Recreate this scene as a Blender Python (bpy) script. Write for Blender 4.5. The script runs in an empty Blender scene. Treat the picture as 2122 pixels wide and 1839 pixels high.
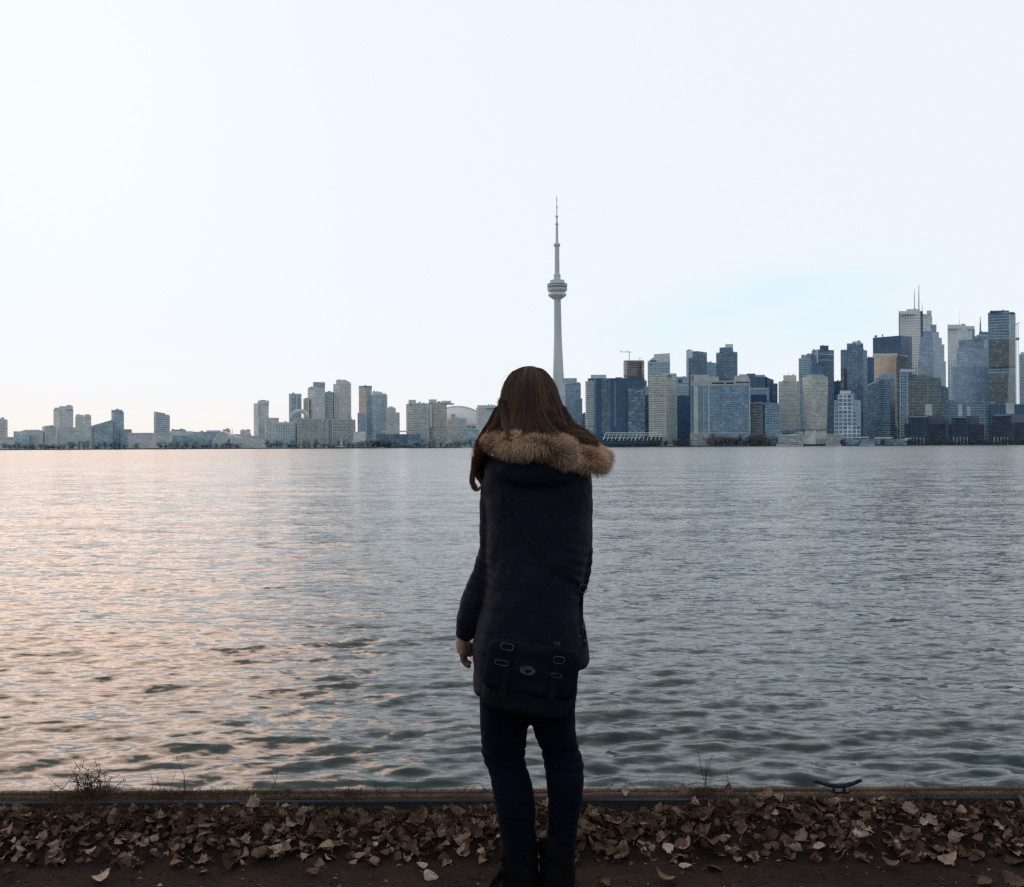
import bpy, math, random
import numpy as np
from mathutils import Vector, Matrix

RNG = np.random.default_rng(11)
random.seed(7)
sc = bpy.context.scene
COL = sc.collection
R = math.radians
# ------------------------------------------------------------------ camera
F = 2100.0
CAMZ = 1.42
WATER_Z = -0.80
M3 = (Matrix.Rotation(R(90.164), 3, 'X') @ Matrix.Rotation(-0.0052, 3, 'Z'))
cam_d = bpy.data.cameras.new('camera')
cam = bpy.data.objects.new('camera', cam_d)
COL.objects.link(cam)
cam_d.sensor_width = 36.0
cam_d.lens = 36.0 * F / 2122.0
cam_d.clip_start = 0.05
cam_d.clip_end = 60000
cam.matrix_world = Matrix.Translation((0, 0, CAMZ)) @ M3.to_4x4()
sc.camera = cam
sc.view_settings.view_transform = 'Standard'
sc.view_settings.look = 'None'
sc.view_settings.exposure = 0
sc.render.engine = 'CYCLES'
sc.cycles.max_bounces = 6
sc.cycles.diffuse_bounces = 3
sc.cycles.glossy_bounces = 4
sc.cycles.use_denoising = False

def P(px, py, Y):
    """surveyed point: direction seen in the photo at (px,py), taken at real depth Y"""
    d = M3 @ Vector(((px - 1061.0) / F, -(py - 919.5) / F, -1.0))
    s = Y / d.y
    return Vector((d.x * s, Y, CAMZ + d.z * s))

# ------------------------------------------------------------------ helpers
def s2l(c):
    return tuple((v / 255 / 12.92) if v / 255 <= 0.04045 else ((v / 255 + 0.055) / 1.055) ** 2.4 for v in c)

def tag(o, label=None, cat=None, group=None, kind=None):
    if label: o['label'] = label
    if cat: o['category'] = cat
    if group: o['group'] = group
    if kind: o['kind'] = kind
    return o

def empty(name, loc=(0, 0, 0)):
    o = bpy.data.objects.new(name, None)
    o.empty_display_size = 0.2
    o.location = loc
    COL.objects.link(o)
    return o

def mesh_obj(name, verts, faces, mat=None, parent=None, smooth=False, uv=None, attr=None, midx=None):
    me = bpy.data.meshes.new(name)
    verts = np.asarray(verts, dtype=np.float32).reshape(-1, 3)
    if isinstance(faces, np.ndarray) and faces.ndim == 2:
        n, k = faces.shape
        me.vertices.add(len(verts)); me.vertices.foreach_set('co', verts.ravel())
        me.loops.add(n * k); me.loops.foreach_set('vertex_index', faces.astype(np.int32).ravel())
        me.polygons.add(n)
        me.polygons.foreach_set('loop_start', (np.arange(n) * k).astype(np.int32))
        me.update(calc_edges=True)
    else:
        me.from_pydata([tuple(map(float, v)) for v in verts], [], [tuple(int(i) for i in f) for f in faces])
    if uv is not None:
        l = me.uv_layers.new(name='UVMap')
        l.data.foreach_set('uv', np.asarray(uv, dtype=np.float32).ravel())
    if attr is not None:
        for an, av in attr.items():
            a = me.attributes.new(an, 'FLOAT', 'POINT')
            a.data.foreach_set('value', np.asarray(av, dtype=np.float32).ravel())
    if mat is not None:
        for m in (mat if isinstance(mat, (list, tuple)) else [mat]):
            me.materials.append(m)
    if midx is not None:
        me.polygons.foreach_set('material_index', np.asarray(midx, dtype=np.int32))
    if smooth:
        me.polygons.foreach_set('use_smooth', np.ones(len(me.polygons), dtype=bool))
    me.validate()
    me.update()
    o = bpy.data.objects.new(name, me)
    COL.objects.link(o)
    if parent is not None:
        o.parent = parent
        o.location = tuple(-c for c in parent.location)   # meshes are written in world coordinates
    return o

class MB:
    def __init__(s): s.v = []; s.f = []; s.a = []
    def add(s, v, f, a=0.0):
        b = len(s.v); s.v += [tuple(p) for p in v]; s.f += [tuple(i + b for i in q) for q in f]
        s.a += [a] * len(v) if np.isscalar(a) else list(a)
    def box(s, lo, hi, a=0.0):
        x0, y0, z0 = lo; x1, y1, z1 = hi
        s.add([(x0,y0,z0),(x1,y0,z0),(x1,y1,z0),(x0,y1,z0),(x0,y0,z1),(x1,y0,z1),(x1,y1,z1),(x0,y1,z1)],
              [(0,3,2,1),(4,5,6,7),(0,1,5,4),(1,2,6,5),(2,3,7,6),(3,0,4,7)], a)
    def tube(s, pts, rads, n=8, a=0.0, flat=1.0):
        pts = [Vector(p) for p in pts]
        if np.isscalar(rads): rads = [rads] * len(pts)
        vs = []; up = None
        for i, p in enumerate(pts):
            t = (pts[min(i + 1, len(pts) - 1)] - pts[max(i - 1, 0)]).normalized()
            if up is None:
                up = Vector((0, 0, 1)) if abs(t.z) < 0.9 else Vector((0, 1, 0))
            u = (up - t * up.dot(t)).normalized(); w = t.cross(u); up = u
            for k in range(n):
                an = 2 * math.pi * k / n
                vs.append(p + (u * math.cos(an) + w * math.sin(an) * flat) * rads[i])
        fs = []
        for i in range(len(pts) - 1):
            for k in range(n):
                fs.append((i*n+k, i*n+(k+1)%n, (i+1)*n+(k+1)%n, (i+1)*n+k))
        fs.append(tuple(range(n))[::-1]); fs.append(tuple((len(pts)-1)*n + k for k in range(n)))
        s.add(vs, fs, a)
    def rings(s, rings, n):
        """closed loft of rings (each n points)"""
        vs = [p for r in rings for p in r]; fs = []
        for i in range(len(rings) - 1):
            for k in range(n):
                fs.append((i*n+k, i*n+(k+1)%n, (i+1)*n+(k+1)%n, (i+1)*n+k))
        fs.append(tuple(range(n))[::-1]); fs.append(tuple((len(rings)-1)*n + k for k in range(n)))
        s.add(vs, fs)
    def lathe(s, cx, cy, prof, n=24):
        s.rings([[(cx + r*math.cos(2*math.pi*k/n), cy + r*math.sin(2*math.pi*k/n), z) for k in range(n)] for r, z in prof], n)
    def ball(s, c, r, n=14, m=10):
        c = Vector(c); r = (r, r, r) if np.isscalar(r) else r
        rg = []
        for i in range(1, m):
            ph = math.pi * i / m
            rg.append([(c.x + r[0]*math.sin(ph)*math.cos(2*math.pi*k/n), c.y + r[1]*math.sin(ph)*math.sin(2*math.pi*k/n), c.z - r[2]*math.cos(ph)) for k in range(n)])
        s.rings(rg, n)
    def obj(s, name, mat=None, parent=None, smooth=False, attr=None):
        return mesh_obj(name, s.v, s.f, mat, parent, smooth, attr={attr: s.a} if attr else None)

def hash_noise(x, y, z=None, seed=0):
    """vectorised 3D value noise in [-1,1]"""
    if z is None: z = np.zeros_like(x)
    xi, yi, zi = np.floor(x).astype(np.int64), np.floor(y).astype(np.int64), np.floor(z).astype(np.int64)
    xf, yf, zf = x - xi, y - yi, z - zi
    sx, sy, sz = [t*t*(3-2*t) for t in (xf, yf, zf)]
    def h(a, b, c):
        n = (a * 374761393 + b * 668265263 + c * 2147483647 + seed * 974634777) & 0xffffffff
        n = ((n ^ (n >> 13)) * 1274126177) & 0xffffffff
        n = (n ^ (n >> 16)) & 0xffffffff
        return n / 2147483648.0 - 1.0
    r = 0
    for dx in (0, 1):
        for dy in (0, 1):
            for dz in (0, 1):
                w = (sx if dx else 1-sx) * (sy if dy else 1-sy) * (sz if dz else 1-sz)
                r = r + w * h(xi+dx, yi+dy, zi+dz)
    return r

def fbm(x, y, z=None, o=4, seed=0):
    if z is None: z = np.zeros_like(x)
    r = 0; a = 1; t = 0
    for i in range(o):
        r = r + a * hash_noise(x*2**i, y*2**i, z*2**i, seed + i); t += a; a *= .5
    return r / t

# ------------------------------------------------------------------ node materials
def new_mat(name):
    m = bpy.data.materials.new(name); m.use_nodes = True
    nt = m.node_tree; b = nt.nodes['Principled BSDF']
    return m, nt, b

def N(nt, t, **kw):
    n = nt.nodes.new(t)
    for k, v in kw.items():
        if k.startswith('i_'):
            n.inputs[k[2:].replace('_', ' ')].default_value = v
        else: setattr(n, k, v)
    return n

def math_n(nt, op, a, b=None, c=None):
    n = nt.nodes.new('ShaderNodeMath'); n.operation = op
    for i, v in enumerate((a, b, c)):
        if v is None: continue
        if isinstance(v, (int, float)): n.inputs[i].default_value = v
        else: nt.links.new(v, n.inputs[i])
    return n.outputs[0]

def mix_c(nt, fac, a, b):
    n = nt.nodes.new('ShaderNodeMix'); n.data_type = 'RGBA'
    for i, v in ((0, fac), (6, a), (7, b)):
        if isinstance(v, (int, float)): n.inputs[i].default_value = v
        elif isinstance(v, tuple): n.inputs[i].default_value = (*v[:3], 1)
        else: nt.links.new(v, n.inputs[i])
    return n.outputs[2]

def simple(name, c1, c2, scale=8, rough=.8, bump=0.0, bscale=60, metal=0.0, spec=.3, stretch=(1,1,1), dist=.01, detail=5):
    m, nt, b = new_mat(name)
    tc = N(nt, 'ShaderNodeTexCoord'); mp = N(nt, 'ShaderNodeMapping'); mp.inputs['Scale'].default_value = stretch
    nt.links.new(tc.outputs['Object'], mp.inputs[0])
    no = N(nt, 'ShaderNodeTexNoise', i_Scale=scale, i_Detail=float(detail)); nt.links.new(mp.outputs[0], no.inputs['Vector'])
    cr = N(nt, 'ShaderNodeMapRange'); cr.inputs[1].default_value = .35; cr.inputs[2].default_value = .65
    nt.links.new(no.outputs['Fac'], cr.inputs[0])
    nt.links.new(mix_c(nt, cr.outputs[0], c1, c2), b.inputs['Base Color'])
    b.inputs['Roughness'].default_value = rough; b.inputs['Metallic'].default_value = metal
    b.inputs['Specular IOR Level'].default_value = spec
    if bump:
        n2 = N(nt, 'ShaderNodeTexNoise', i_Scale=bscale, i_Detail=6.0); nt.links.new(mp.outputs[0], n2.inputs['Vector'])
        bp = N(nt, 'ShaderNodeBump', i_Strength=bump, i_Distance=dist)
        nt.links.new(n2.outputs['Fac'], bp.inputs['Height']); nt.links.new(bp.outputs[0], b.inputs['Normal'])
    return m

# ------------------------------------------------------------------ sky + sun
SUN_AZ, SUN_EL = -24.5, 22.0           # azimuth from +Y, negative = left
w = bpy.data.worlds.new('World'); sc.world = w; w.use_nodes = True
nt = w.node_tree; bg = nt.nodes['Background']
sky = N(nt, 'ShaderNodeTexSky'); sky.sky_type = 'NISHITA'; sky.sun_disc = False
sky.sun_elevation = R(SUN_EL); sky.sun_rotation = R(SUN_AZ); sky.air_density = 1.2; sky.dust_density = 2.0
tc = N(nt, 'ShaderNodeTexCoord')
sep = N(nt, 'ShaderNodeSeparateXYZ'); nt.links.new(tc.outputs['Generated'], sep.inputs[0])
def dirv(az, el): return (math.sin(R(az))*math.cos(R(el)), math.cos(R(az))*math.cos(R(el)), math.sin(R(el)))
def lobe(az, el, k):
    d = nt.nodes.new('ShaderNodeVectorMath'); d.operation = 'DOT_PRODUCT'
    nt.links.new(tc.outputs['Generated'], d.inputs[0]); d.inputs[1].default_value = dirv(az, el)
    return math_n(nt, 'EXPONENT', math_n(nt, 'MULTIPLY', math_n(nt, 'SUBTRACT', d.outputs['Value'], 1.0), k))
z = sep.outputs['Z']; yy = sep.outputs['Y']
# front overcast veil -> greyer overhead and behind
up = N(nt, 'ShaderNodeMapRange', interpolation_type='SMOOTHSTEP'); nt.links.new(z, up.inputs[0])
up.inputs[1].default_value = .55; up.inputs[2].default_value = .95
back = N(nt, 'ShaderNodeMapRange', interpolation_type='SMOOTHSTEP'); nt.links.new(yy, back.inputs[0])
back.inputs[1].default_value = .55; back.inputs[2].default_value = -.35
noi = N(nt, 'ShaderNodeTexNoise', i_Scale=3.0, i_Detail=5.0); nt.links.new(tc.outputs['Generated'], noi.inputs['Vector'])
front = (0.880, 0.94, 1.01); mid = (.54, .63, .63); zen = (0.30, 0.36, 0.375); bk = (0.45, 0.51, 0.56)
up2 = N(nt, 'ShaderNodeMapRange', interpolation_type='SMOOTHSTEP'); nt.links.new(z, up2.inputs[0]); up2.inputs[1].default_value = .39; up2.inputs[2].default_value = .62
c = mix_c(nt, up2.outputs[0], front, mid)
c = mix_c(nt, up.outputs[0], c, zen)
c = mix_c(nt, back.outputs[0], c, bk)
# cream band at the horizon on the left
hz = math_n(nt, 'MULTIPLY', math_n(nt, 'EXPONENT', math_n(nt, 'MULTIPLY', math_n(nt, 'ABSOLUTE', z), -28.0)), lobe(-28, 0, 5.0))
c = mix_c(nt, hz, c, (1.0, .90, .80))
# pale cyan opening in the cloud, right, low
ns = N(nt, 'ShaderNodeTexNoise', i_Scale=6.0, i_Detail=6.0)
mpn = N(nt, 'ShaderNodeMapping'); mpn.inputs['Scale'].default_value = (1, 1, 3.2)
nt.links.new(tc.outputs['Generated'], mpn.inputs[0]); nt.links.new(mpn.outputs[0], ns.inputs['Vector'])
el_ = math_n(nt, 'ARCSINE', z); az_ = math_n(nt, 'ARCTAN2', sep.outputs['X'], yy)
def gauss(az, el, sa, se):
    a = math_n(nt, 'POWER', math_n(nt, 'ABSOLUTE', math_n(nt, 'DIVIDE', math_n(nt, 'SUBTRACT', az_, R(az)), R(sa))), 2.0)
    e = math_n(nt, 'POWER', math_n(nt, 'ABSOLUTE', math_n(nt, 'DIVIDE', math_n(nt, 'SUBTRACT', math_n(nt,'SUBTRACT', el_, math_n(nt,'MULTIPLY', az_, .10)), R(el)), R(se))), 2.0)
    return math_n(nt, 'EXPONENT', math_n(nt, 'MULTIPLY', math_n(nt, 'ADD', a, e), -1.0))
pt = N(nt, 'ShaderNodeMapRange', interpolation_type='SMOOTHSTEP')
nt.links.new(math_n(nt, 'MULTIPLY', gauss(15, 5.6, 10.0, 3.0), math_n(nt, 'ADD', math_n(nt, 'MULTIPLY', ns.outputs['Fac'], 1.7), -.05)), pt.inputs[0])
pt.inputs[1].default_value = .15; pt.inputs[2].default_value = 1.1
c = mix_c(nt, pt.outputs[0], c, (.73, .93, 1.02))
# veil of cloud over the physical sky
nsk = nt.nodes.new('ShaderNodeVectorMath'); nsk.operation = 'SCALE'; nsk.inputs['Scale'].default_value = .05
nt.links.new(sky.outputs[0], nsk.inputs[0])
c = mix_c(nt, .965, nsk.outputs[0], c)
# sun glow through the cloud, high on the left, outside the picture
gl = math_n(nt, 'MULTIPLY', lobe(-44, 46, 9.0), .5)
gel = N(nt, 'ShaderNodeMapRange', interpolation_type='SMOOTHSTEP'); nt.links.new(z, gel.inputs[0]); gel.inputs[1].default_value = .405; gel.inputs[2].default_value = .60
gl = math_n(nt, 'MULTIPLY', gl, gel.outputs[0])
gaz = N(nt, 'ShaderNodeMapRange', interpolation_type='SMOOTHSTEP'); nt.links.new(az_, gaz.inputs[0]); gaz.inputs[1].default_value = R(-29); gaz.inputs[2].default_value = R(-46)
gl2 = math_n(nt, 'MULTIPLY', math_n(nt, 'MULTIPLY', lobe(-55, 12, 7.0), 1.0), gaz.outputs[0])
gv = nt.nodes.new('ShaderNodeVectorMath'); gv.operation = 'SCALE'; gv.inputs[0].default_value = (1.0, .66, .45)
gate = N(nt, 'ShaderNodeMapRange', interpolation_type='SMOOTHSTEP'); nt.links.new(noi.outputs['Fac'], gate.inputs[0]); gate.inputs[1].default_value=.3; gate.inputs[2].default_value=.6; gate.inputs[3].default_value=.6
nt.links.new(math_n(nt, 'MULTIPLY', math_n(nt, 'ADD', gl, gl2), gate.outputs[0]), gv.inputs['Scale'])
ad = nt.nodes.new('ShaderNodeVectorMath'); ad.operation = 'ADD'
nt.links.new(c, ad.inputs[0]); nt.links.new(gv.outputs[0], ad.inputs[1])
nt.links.new(ad.outputs[0], bg.inputs['Color']); bg.inputs['Strength'].default_value = 1.0

sl = bpy.data.lights.new('sun', 'SUN'); so = bpy.data.objects.new('sun', sl); COL.objects.link(so)
sl.energy = .38; sl.angle = R(29); sl.color = (1.0, .62, .40)
so.rotation_euler = (-Vector(dirv(SUN_AZ, SUN_EL))).to_track_quat('-Z', 'Y').to_euler()

# ------------------------------------------------------------------ water
def build_water():
    ys = [3.80]
    while ys[-1] < 2010:
        Y = ys[-1]; ys.append(Y + min(.0065*Y, max(.012, Y*Y/2100)))
    ys = np.array(ys); ts = np.linspace(-1.35, 1.35, 1051)
    Yg, Tg = np.meshgrid(ys, ts, indexing='ij'); X = Tg * Yg
    cell = np.maximum(np.gradient(ys)[:, None], .0)         # row spacing
    cx = (ts[1]-ts[0]) * Yg
    Z = np.zeros_like(X)
    rg = np.random.default_rng(5)
    # slow patchiness of the chop
    gust = np.clip(.85 + .6 * fbm(X/3.2, Yg/1.9, o=3, seed=3), .4, 1.5)
    waves = []
    for lam, n, amp, spread in ((6.5, 5, .0115, .3), (3.4, 7, .0070, .33), (1.9, 9, .0038, .34), (1.0, 14, .0040, .30), (.6, 24, .0043, .30), (.36, 30, .0042, .36), (.22, 26, .0024, .45)):
        for _ in range(n):
            waves.append((lam * math.exp(rg.normal()*.18), amp/math.sqrt(n)*1.7*rg.uniform(.6, 1.4), R(-82) + rg.normal()*spread, rg.uniform(0, 6.28)))
    sh = 0
    for lam, a, th, ph in waves:
        k = 2*math.pi/lam
        kx, ky = math.cos(th)*k, math.sin(th)*k
        # fade what the grid can not carry
        f = np.clip(1.6 - 3.2*np.maximum(cell*abs(ky), cx*abs(kx))/math.pi, 0, 1)
        q = kx*X + ky*Yg + ph + .9*np.sin(.37*k*X/6 + .23*k*Yg/5 + ph*3)
        g = gust if lam < 2.5 else 1.0
        Z += a * f * g * (np.sin(q) + .22*np.sin(2*q + 1.2))
    Z += WATER_Z
    nr, nc = X.shape
    idx = np.arange(nr*nc).reshape(nr, nc)
    fc = np.stack([idx[:-1,:-1], idx[:-1,1:], idx[1:,1:], idx[1:,:-1]], -1).reshape(-1, 4)
    v = np.stack([X, Yg, Z], -1).reshape(-1, 3)
    m, nt, b = new_mat('lake_water')
    tc = N(nt, 'ShaderNodeTexCoord'); mp = N(nt, 'ShaderNodeMapping'); mp.inputs['Scale'].default_value = (.42, 1, 1); mp.inputs['Rotation'].default_value = (0, 0, R(9))
    nt.links.new(tc.outputs['Object'], mp.inputs[0])
    sp = N(nt, 'ShaderNodeSeparateXYZ'); nt.links.new(tc.outputs['Object'], sp.inputs[0])
    acc = None
    for s, amp, a, e in ((.10, .34, 60, 260), (.42, .36, 22, 80), (1.7, .46, 8, 30), (5.5, .70, 0, 4), (19.0, .50, -1, 0)):
        no = N(nt, 'ShaderNodeTexNoise', i_Scale=s, i_Detail=2.5, i_Roughness=.6); nt.links.new(mp.outputs[0], no.inputs['Vector'])
        # coarse waves are real geometry near the quay; fine chop takes over with distance
        rr = N(nt, 'ShaderNodeMapRange', interpolation_type='SMOOTHSTEP'); nt.links.new(sp.outputs['Y'], rr.inputs[0])
        rr.inputs[1].default_value = a; rr.inputs[2].default_value = e; rr.inputs[3].default_value = 0; rr.inputs[4].default_value = amp
        sb = nt.nodes.new('ShaderNodeVectorMath'); sb.operation = 'SUBTRACT'; nt.links.new(no.outputs['Color'], sb.inputs[0]); sb.inputs[1].default_value = (.5, .5, .5)
        sc_ = nt.nodes.new('ShaderNodeVectorMath'); sc_.operation = 'SCALE'; nt.links.new(sb.outputs[0], sc_.inputs[0]); nt.links.new(rr.outputs[0], sc_.inputs['Scale'])
        if acc is None: acc = sc_.outputs[0]
        else:
            ad = nt.nodes.new('ShaderNodeVectorMath'); nt.links.new(acc, ad.inputs[0]); nt.links.new(sc_.outputs[0], ad.inputs[1]); acc = ad.outputs[0]
    fl = nt.nodes.new('ShaderNodeVectorMath'); fl.operation = 'MULTIPLY'; nt.links.new(acc, fl.inputs[0]); fl.inputs[1].default_value = (1.0, 1, 0)
    ge = N(nt, 'ShaderNodeNewGeometry'); ad = nt.nodes.new('ShaderNodeVectorMath'); nt.links.new(fl.outputs[0], ad.inputs[0]); nt.links.new(ge.outputs['Normal'], ad.inputs[1])
    nn = nt.nodes.new('ShaderNodeVectorMath'); nn.operation = 'NORMALIZE'; nt.links.new(ad.outputs[0], nn.inputs[0]); nt.links.new(nn.outputs[0], b.inputs['Normal'])
    rr = N(nt, 'ShaderNodeMapRange'); nt.links.new(sp.outputs['Y'], rr.inputs[0])
    rr.inputs[1].default_value = 6; rr.inputs[2].default_value = 200; rr.inputs[3].default_value = .11; rr.inputs[4].default_value = .22
    nt.links.new(rr.outputs[0], b.inputs['Roughness'])
    b.inputs['Base Color'].default_value = (.026, .040, .045, 1); b.inputs['IOR'].default_value = 1.333; b.inputs['Specular Tint'].default_value = (.93, 1.0, .96, 1)
    o = mesh_obj('water', v, fc, m, smooth=True)
    tag(o, kind='structure')
build_water()

# ------------------------------------------------------------------ ground, far shore
def drift(x, y):
    """height of the soil / leaf bank against the quay edge"""
    t = np.clip((y - 3.47) / .20, 0, 1); t = t*t*(3-2*t)
    return t * (.082 + .030*hash_noise(x*2.3, y*0+.5, seed=9)) + .006*fbm(x*6, y*6, o=4, seed=2) + .004*fbm(x*22, y*22, o=2, seed=4)

def build_ground():
    xs = np.concatenate([-np.geomspace(3000, 3.1, 30), np.linspace(-3, 3, 500), np.geomspace(3.1, 3000, 30)])
    ys = np.concatenate([-np.geomspace(3000, .6, 26), np.linspace(-.5, 2.7, 40), np.linspace(2.72, 3.712, 160)])
    Yg, X = np.meshgrid(ys, xs, indexing='ij')
    Z = drift(X, Yg)
    far = np.clip((np.abs(X) - 3) / 3, 0, 1); Z = Z * (1 - far*.3)
    nr, nc = X.shape; idx = np.arange(nr*nc).reshape(nr, nc)
    fc = np.stack([idx[:-1,:-1], idx[:-1,1:], idx[1:,1:], idx[1:,:-1]], -1).reshape(-1, 4)
    m, nt, b = new_mat('soil')
    tc = N(nt, 'ShaderNodeTexCoord')
    n1 = N(nt, 'ShaderNodeTexNoise', i_Scale=3.5, i_Detail=8.0, i_Roughness=.65); n2 = N(nt, 'ShaderNodeTexNoise', i_Scale=55.0, i_Detail=6.0, i_Roughness=.7)
    for n_ in (n1, n2): nt.links.new(tc.outputs['Object'], n_.inputs['Vector'])
    mr = N(nt, 'ShaderNodeMapRange'); nt.links.new(n1.outputs['Fac'], mr.inputs[0]); mr.inputs[1].default_value = .35; mr.inputs[2].default_value = .65
    mr2 = N(nt, 'ShaderNodeMapRange'); nt.links.new(n2.outputs['Fac'], mr2.inputs[0]); mr2.inputs[1].default_value = .4; mr2.inputs[2].default_value = .7
    c = mix_c(nt, mr.outputs[0], (.016, .0095, .0078), (.040, .0245, .019))
    c = mix_c(nt, math_n(nt, 'MULTIPLY', mr2.outputs[0], .35), c, (.065, .045, .036))
    nt.links.new(c, b.inputs['Base Color']); b.inputs['Roughness'].default_value = .95; b.inputs['Specular IOR Level'].default_value = .15
    bp = N(nt, 'ShaderNodeBump', i_Strength=.9, i_Distance=.012); nt.links.new(n2.outputs['Fac'], bp.inputs['Height']); nt.links.new(bp.outputs[0], b.inputs['Normal'])
    tag(mesh_obj('ground', np.stack([X, Yg, Z], -1), fc, m, smooth=True), kind='structure')
build_ground()

# quay edge: rusty steel capping beam with a groove, a pale worn nose and the dark sheet below it
rust = simple('rusty_steel', (.040, .024, .017), (.10, .062, .044), scale=14, rough=.85, bump=.5, bscale=90, stretch=(.25, 1, 1), dist=.003)
nose = simple('worn_steel', (.022, .030, .042), (.085, .095, .115), scale=5, rough=.55, metal=.3, bump=.3, bscale=60, stretch=(.4,1,1), dist=.002)
darks = simple('dark_steel', (.004, .005, .009), (.011, .011, .015), scale=9, rough=.7, bump=.3, bscale=50, dist=.003)
qe = empty('quay_edge', (0, 3.72, 0)); tag(qe, 'rusty brown steel capping beam running along the water edge behind the leaves', 'quay edge')
def beam(name, y0, y1, z0, z1, mat, seed, amp=.0016):
    xs = np.concatenate([np.linspace(-60, -5, 12), np.linspace(-4.9, 4.9, 500), np.linspace(5, 60, 12)])
    o_ = amp * fbm(xs*5, xs*0, o=4, seed=seed)
    b_ = .003
    prof = [(y0, z0), (y0, z1-b_), (y0+b_, z1), (y1-b_, z1), (y1, z1-b_), (y1, z0)]
    v = np.array([[(x, py_ + o_[i]*(.6), pz_ + (o_[i] if pz_ > z0 + .001 else 0)) for (py_, pz_) in prof] for i, x in enumerate(xs)])
    n, k = v.shape[:2]; idx = np.arange(n*k).reshape(n, k)
    fc = np.stack([idx[:-1,:-1], idx[:-1,1:], idx[1:,1:], idx[1:,:-1]], -1).reshape(-1, 4)
    return mesh_obj(name, v, fc, mat, qe)
beam('nose_strip', 3.716, 3.7225, .03, .1285, nose, 31)
beam('top_rail', 3.7235, 3.772, .02, .1320, rust, 32)
beam('groove', 3.7725, 3.778, .02, .1225, darks, 33)
beam('top_rail', 3.7785, 3.822, -.9, .1320, rust, 34)
beam('sheet_face', 3.7135, 3.7158, -.2, .120, darks, 35, .0006)

land_m = simple('shore_land', (.09, .11, .12), (.14, .16, .16), scale=.01, rough=.9)
mb = MB(); mb.box((-16000, 2000, -3), (16000, 14000, .55))
tag(mb.obj('far_shore', land_m), kind='structure')
sw = simple('seawall', (.045, .055, .07), (.12, .13, .14), scale=.06, rough=.9, stretch=(1,1,6))
mb = MB()
for i in range(160):
    x = -1300 + i*16.3
    mb.box((x, 1996.5 - random.random()*1.5, -2), (x + 16.2, 1999.9, .5 + random.random()*.9))
tag(mb.obj('seawall', sw), 'low dark seawall along the far shore under the skyline', 'seawall')

# ================================================================== the city
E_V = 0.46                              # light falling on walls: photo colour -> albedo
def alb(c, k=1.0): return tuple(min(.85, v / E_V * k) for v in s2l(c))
LANDZ = .55
_sty = {}
AUTO = {'hz': 1.10, 'hzb': 1.16, 'hzl': 1.05, 'mb': 1.18, 'db': 1.28, 'dk': 1.12, 'bb': 1.25, 'br': 1.3, 'con': 1.08, 'conb': 1.1, 'brl': 1.1}
VAR = {'hz': .3, 'hzl': .25, 'hzb': .35, 'con': .4, 'conb': .4, 'lt': .2, 'wh': .1, 'pe': .15, 'bb': 1.0, 'db': .6, 'dk': .35, 'mb': .4, 'blk': .8}
STY = {  # frame, pane a, pane b, bay w, floor h, mortar, roughness
 'hz':  ((168,172,170),(136,147,152),(158,162,162),3.4,3.3,.9,.5),  # hz, hzl, hzb: distance haze mixed into the wall colours
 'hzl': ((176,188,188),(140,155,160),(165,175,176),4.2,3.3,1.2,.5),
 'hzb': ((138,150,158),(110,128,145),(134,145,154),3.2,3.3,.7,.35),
 'con': ((150,153,150),(88,98,106),(138,142,142),3.6,3.2,1.3,.6),
 'conb':((138,146,150),(92,106,118),(128,138,144),4.5,3.1,1.2,.6),
 'db':  ((104,120,134),(50,70,92),(80,98,116),3.0,3.4,.6,.25),
 'dk':  ((66,86,108),(46,66,88),(60,80,102),3.0,3.4,.5,.25),
 'mb':  ((128,142,156),(92,112,132),(116,132,150),3.2,3.4,.7,.3),
 'bb':  ((104,122,138),(52,74,100),(92,110,128),3.2,3.4,1.1,.3),
 'lt':  ((198,205,204),(150,165,172),(186,194,196),4.0,4.0,1.2,.5),
 'wh':  ((196,200,198),(96,110,120),(120,130,136),7.0,7.2,3.4,.5),
 'pe':  ((182,158,147),(162,138,128),(176,152,141),5.2,5.0,1.5,.6),  # peach of the low sun put into the wall colour
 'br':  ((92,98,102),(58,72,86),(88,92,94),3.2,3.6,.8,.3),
 'brl': ((150,140,134),(104,104,106),(140,134,130),3.4,3.4,1.2,.6),
 'gr':  ((186,196,198),(70,94,118),(98,118,138),9.0,8.0,1.9,.4),
 'blk': ((50,62,78),(34,44,58),(52,60,72),3.4,3.4,.8,.4),
}
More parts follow.
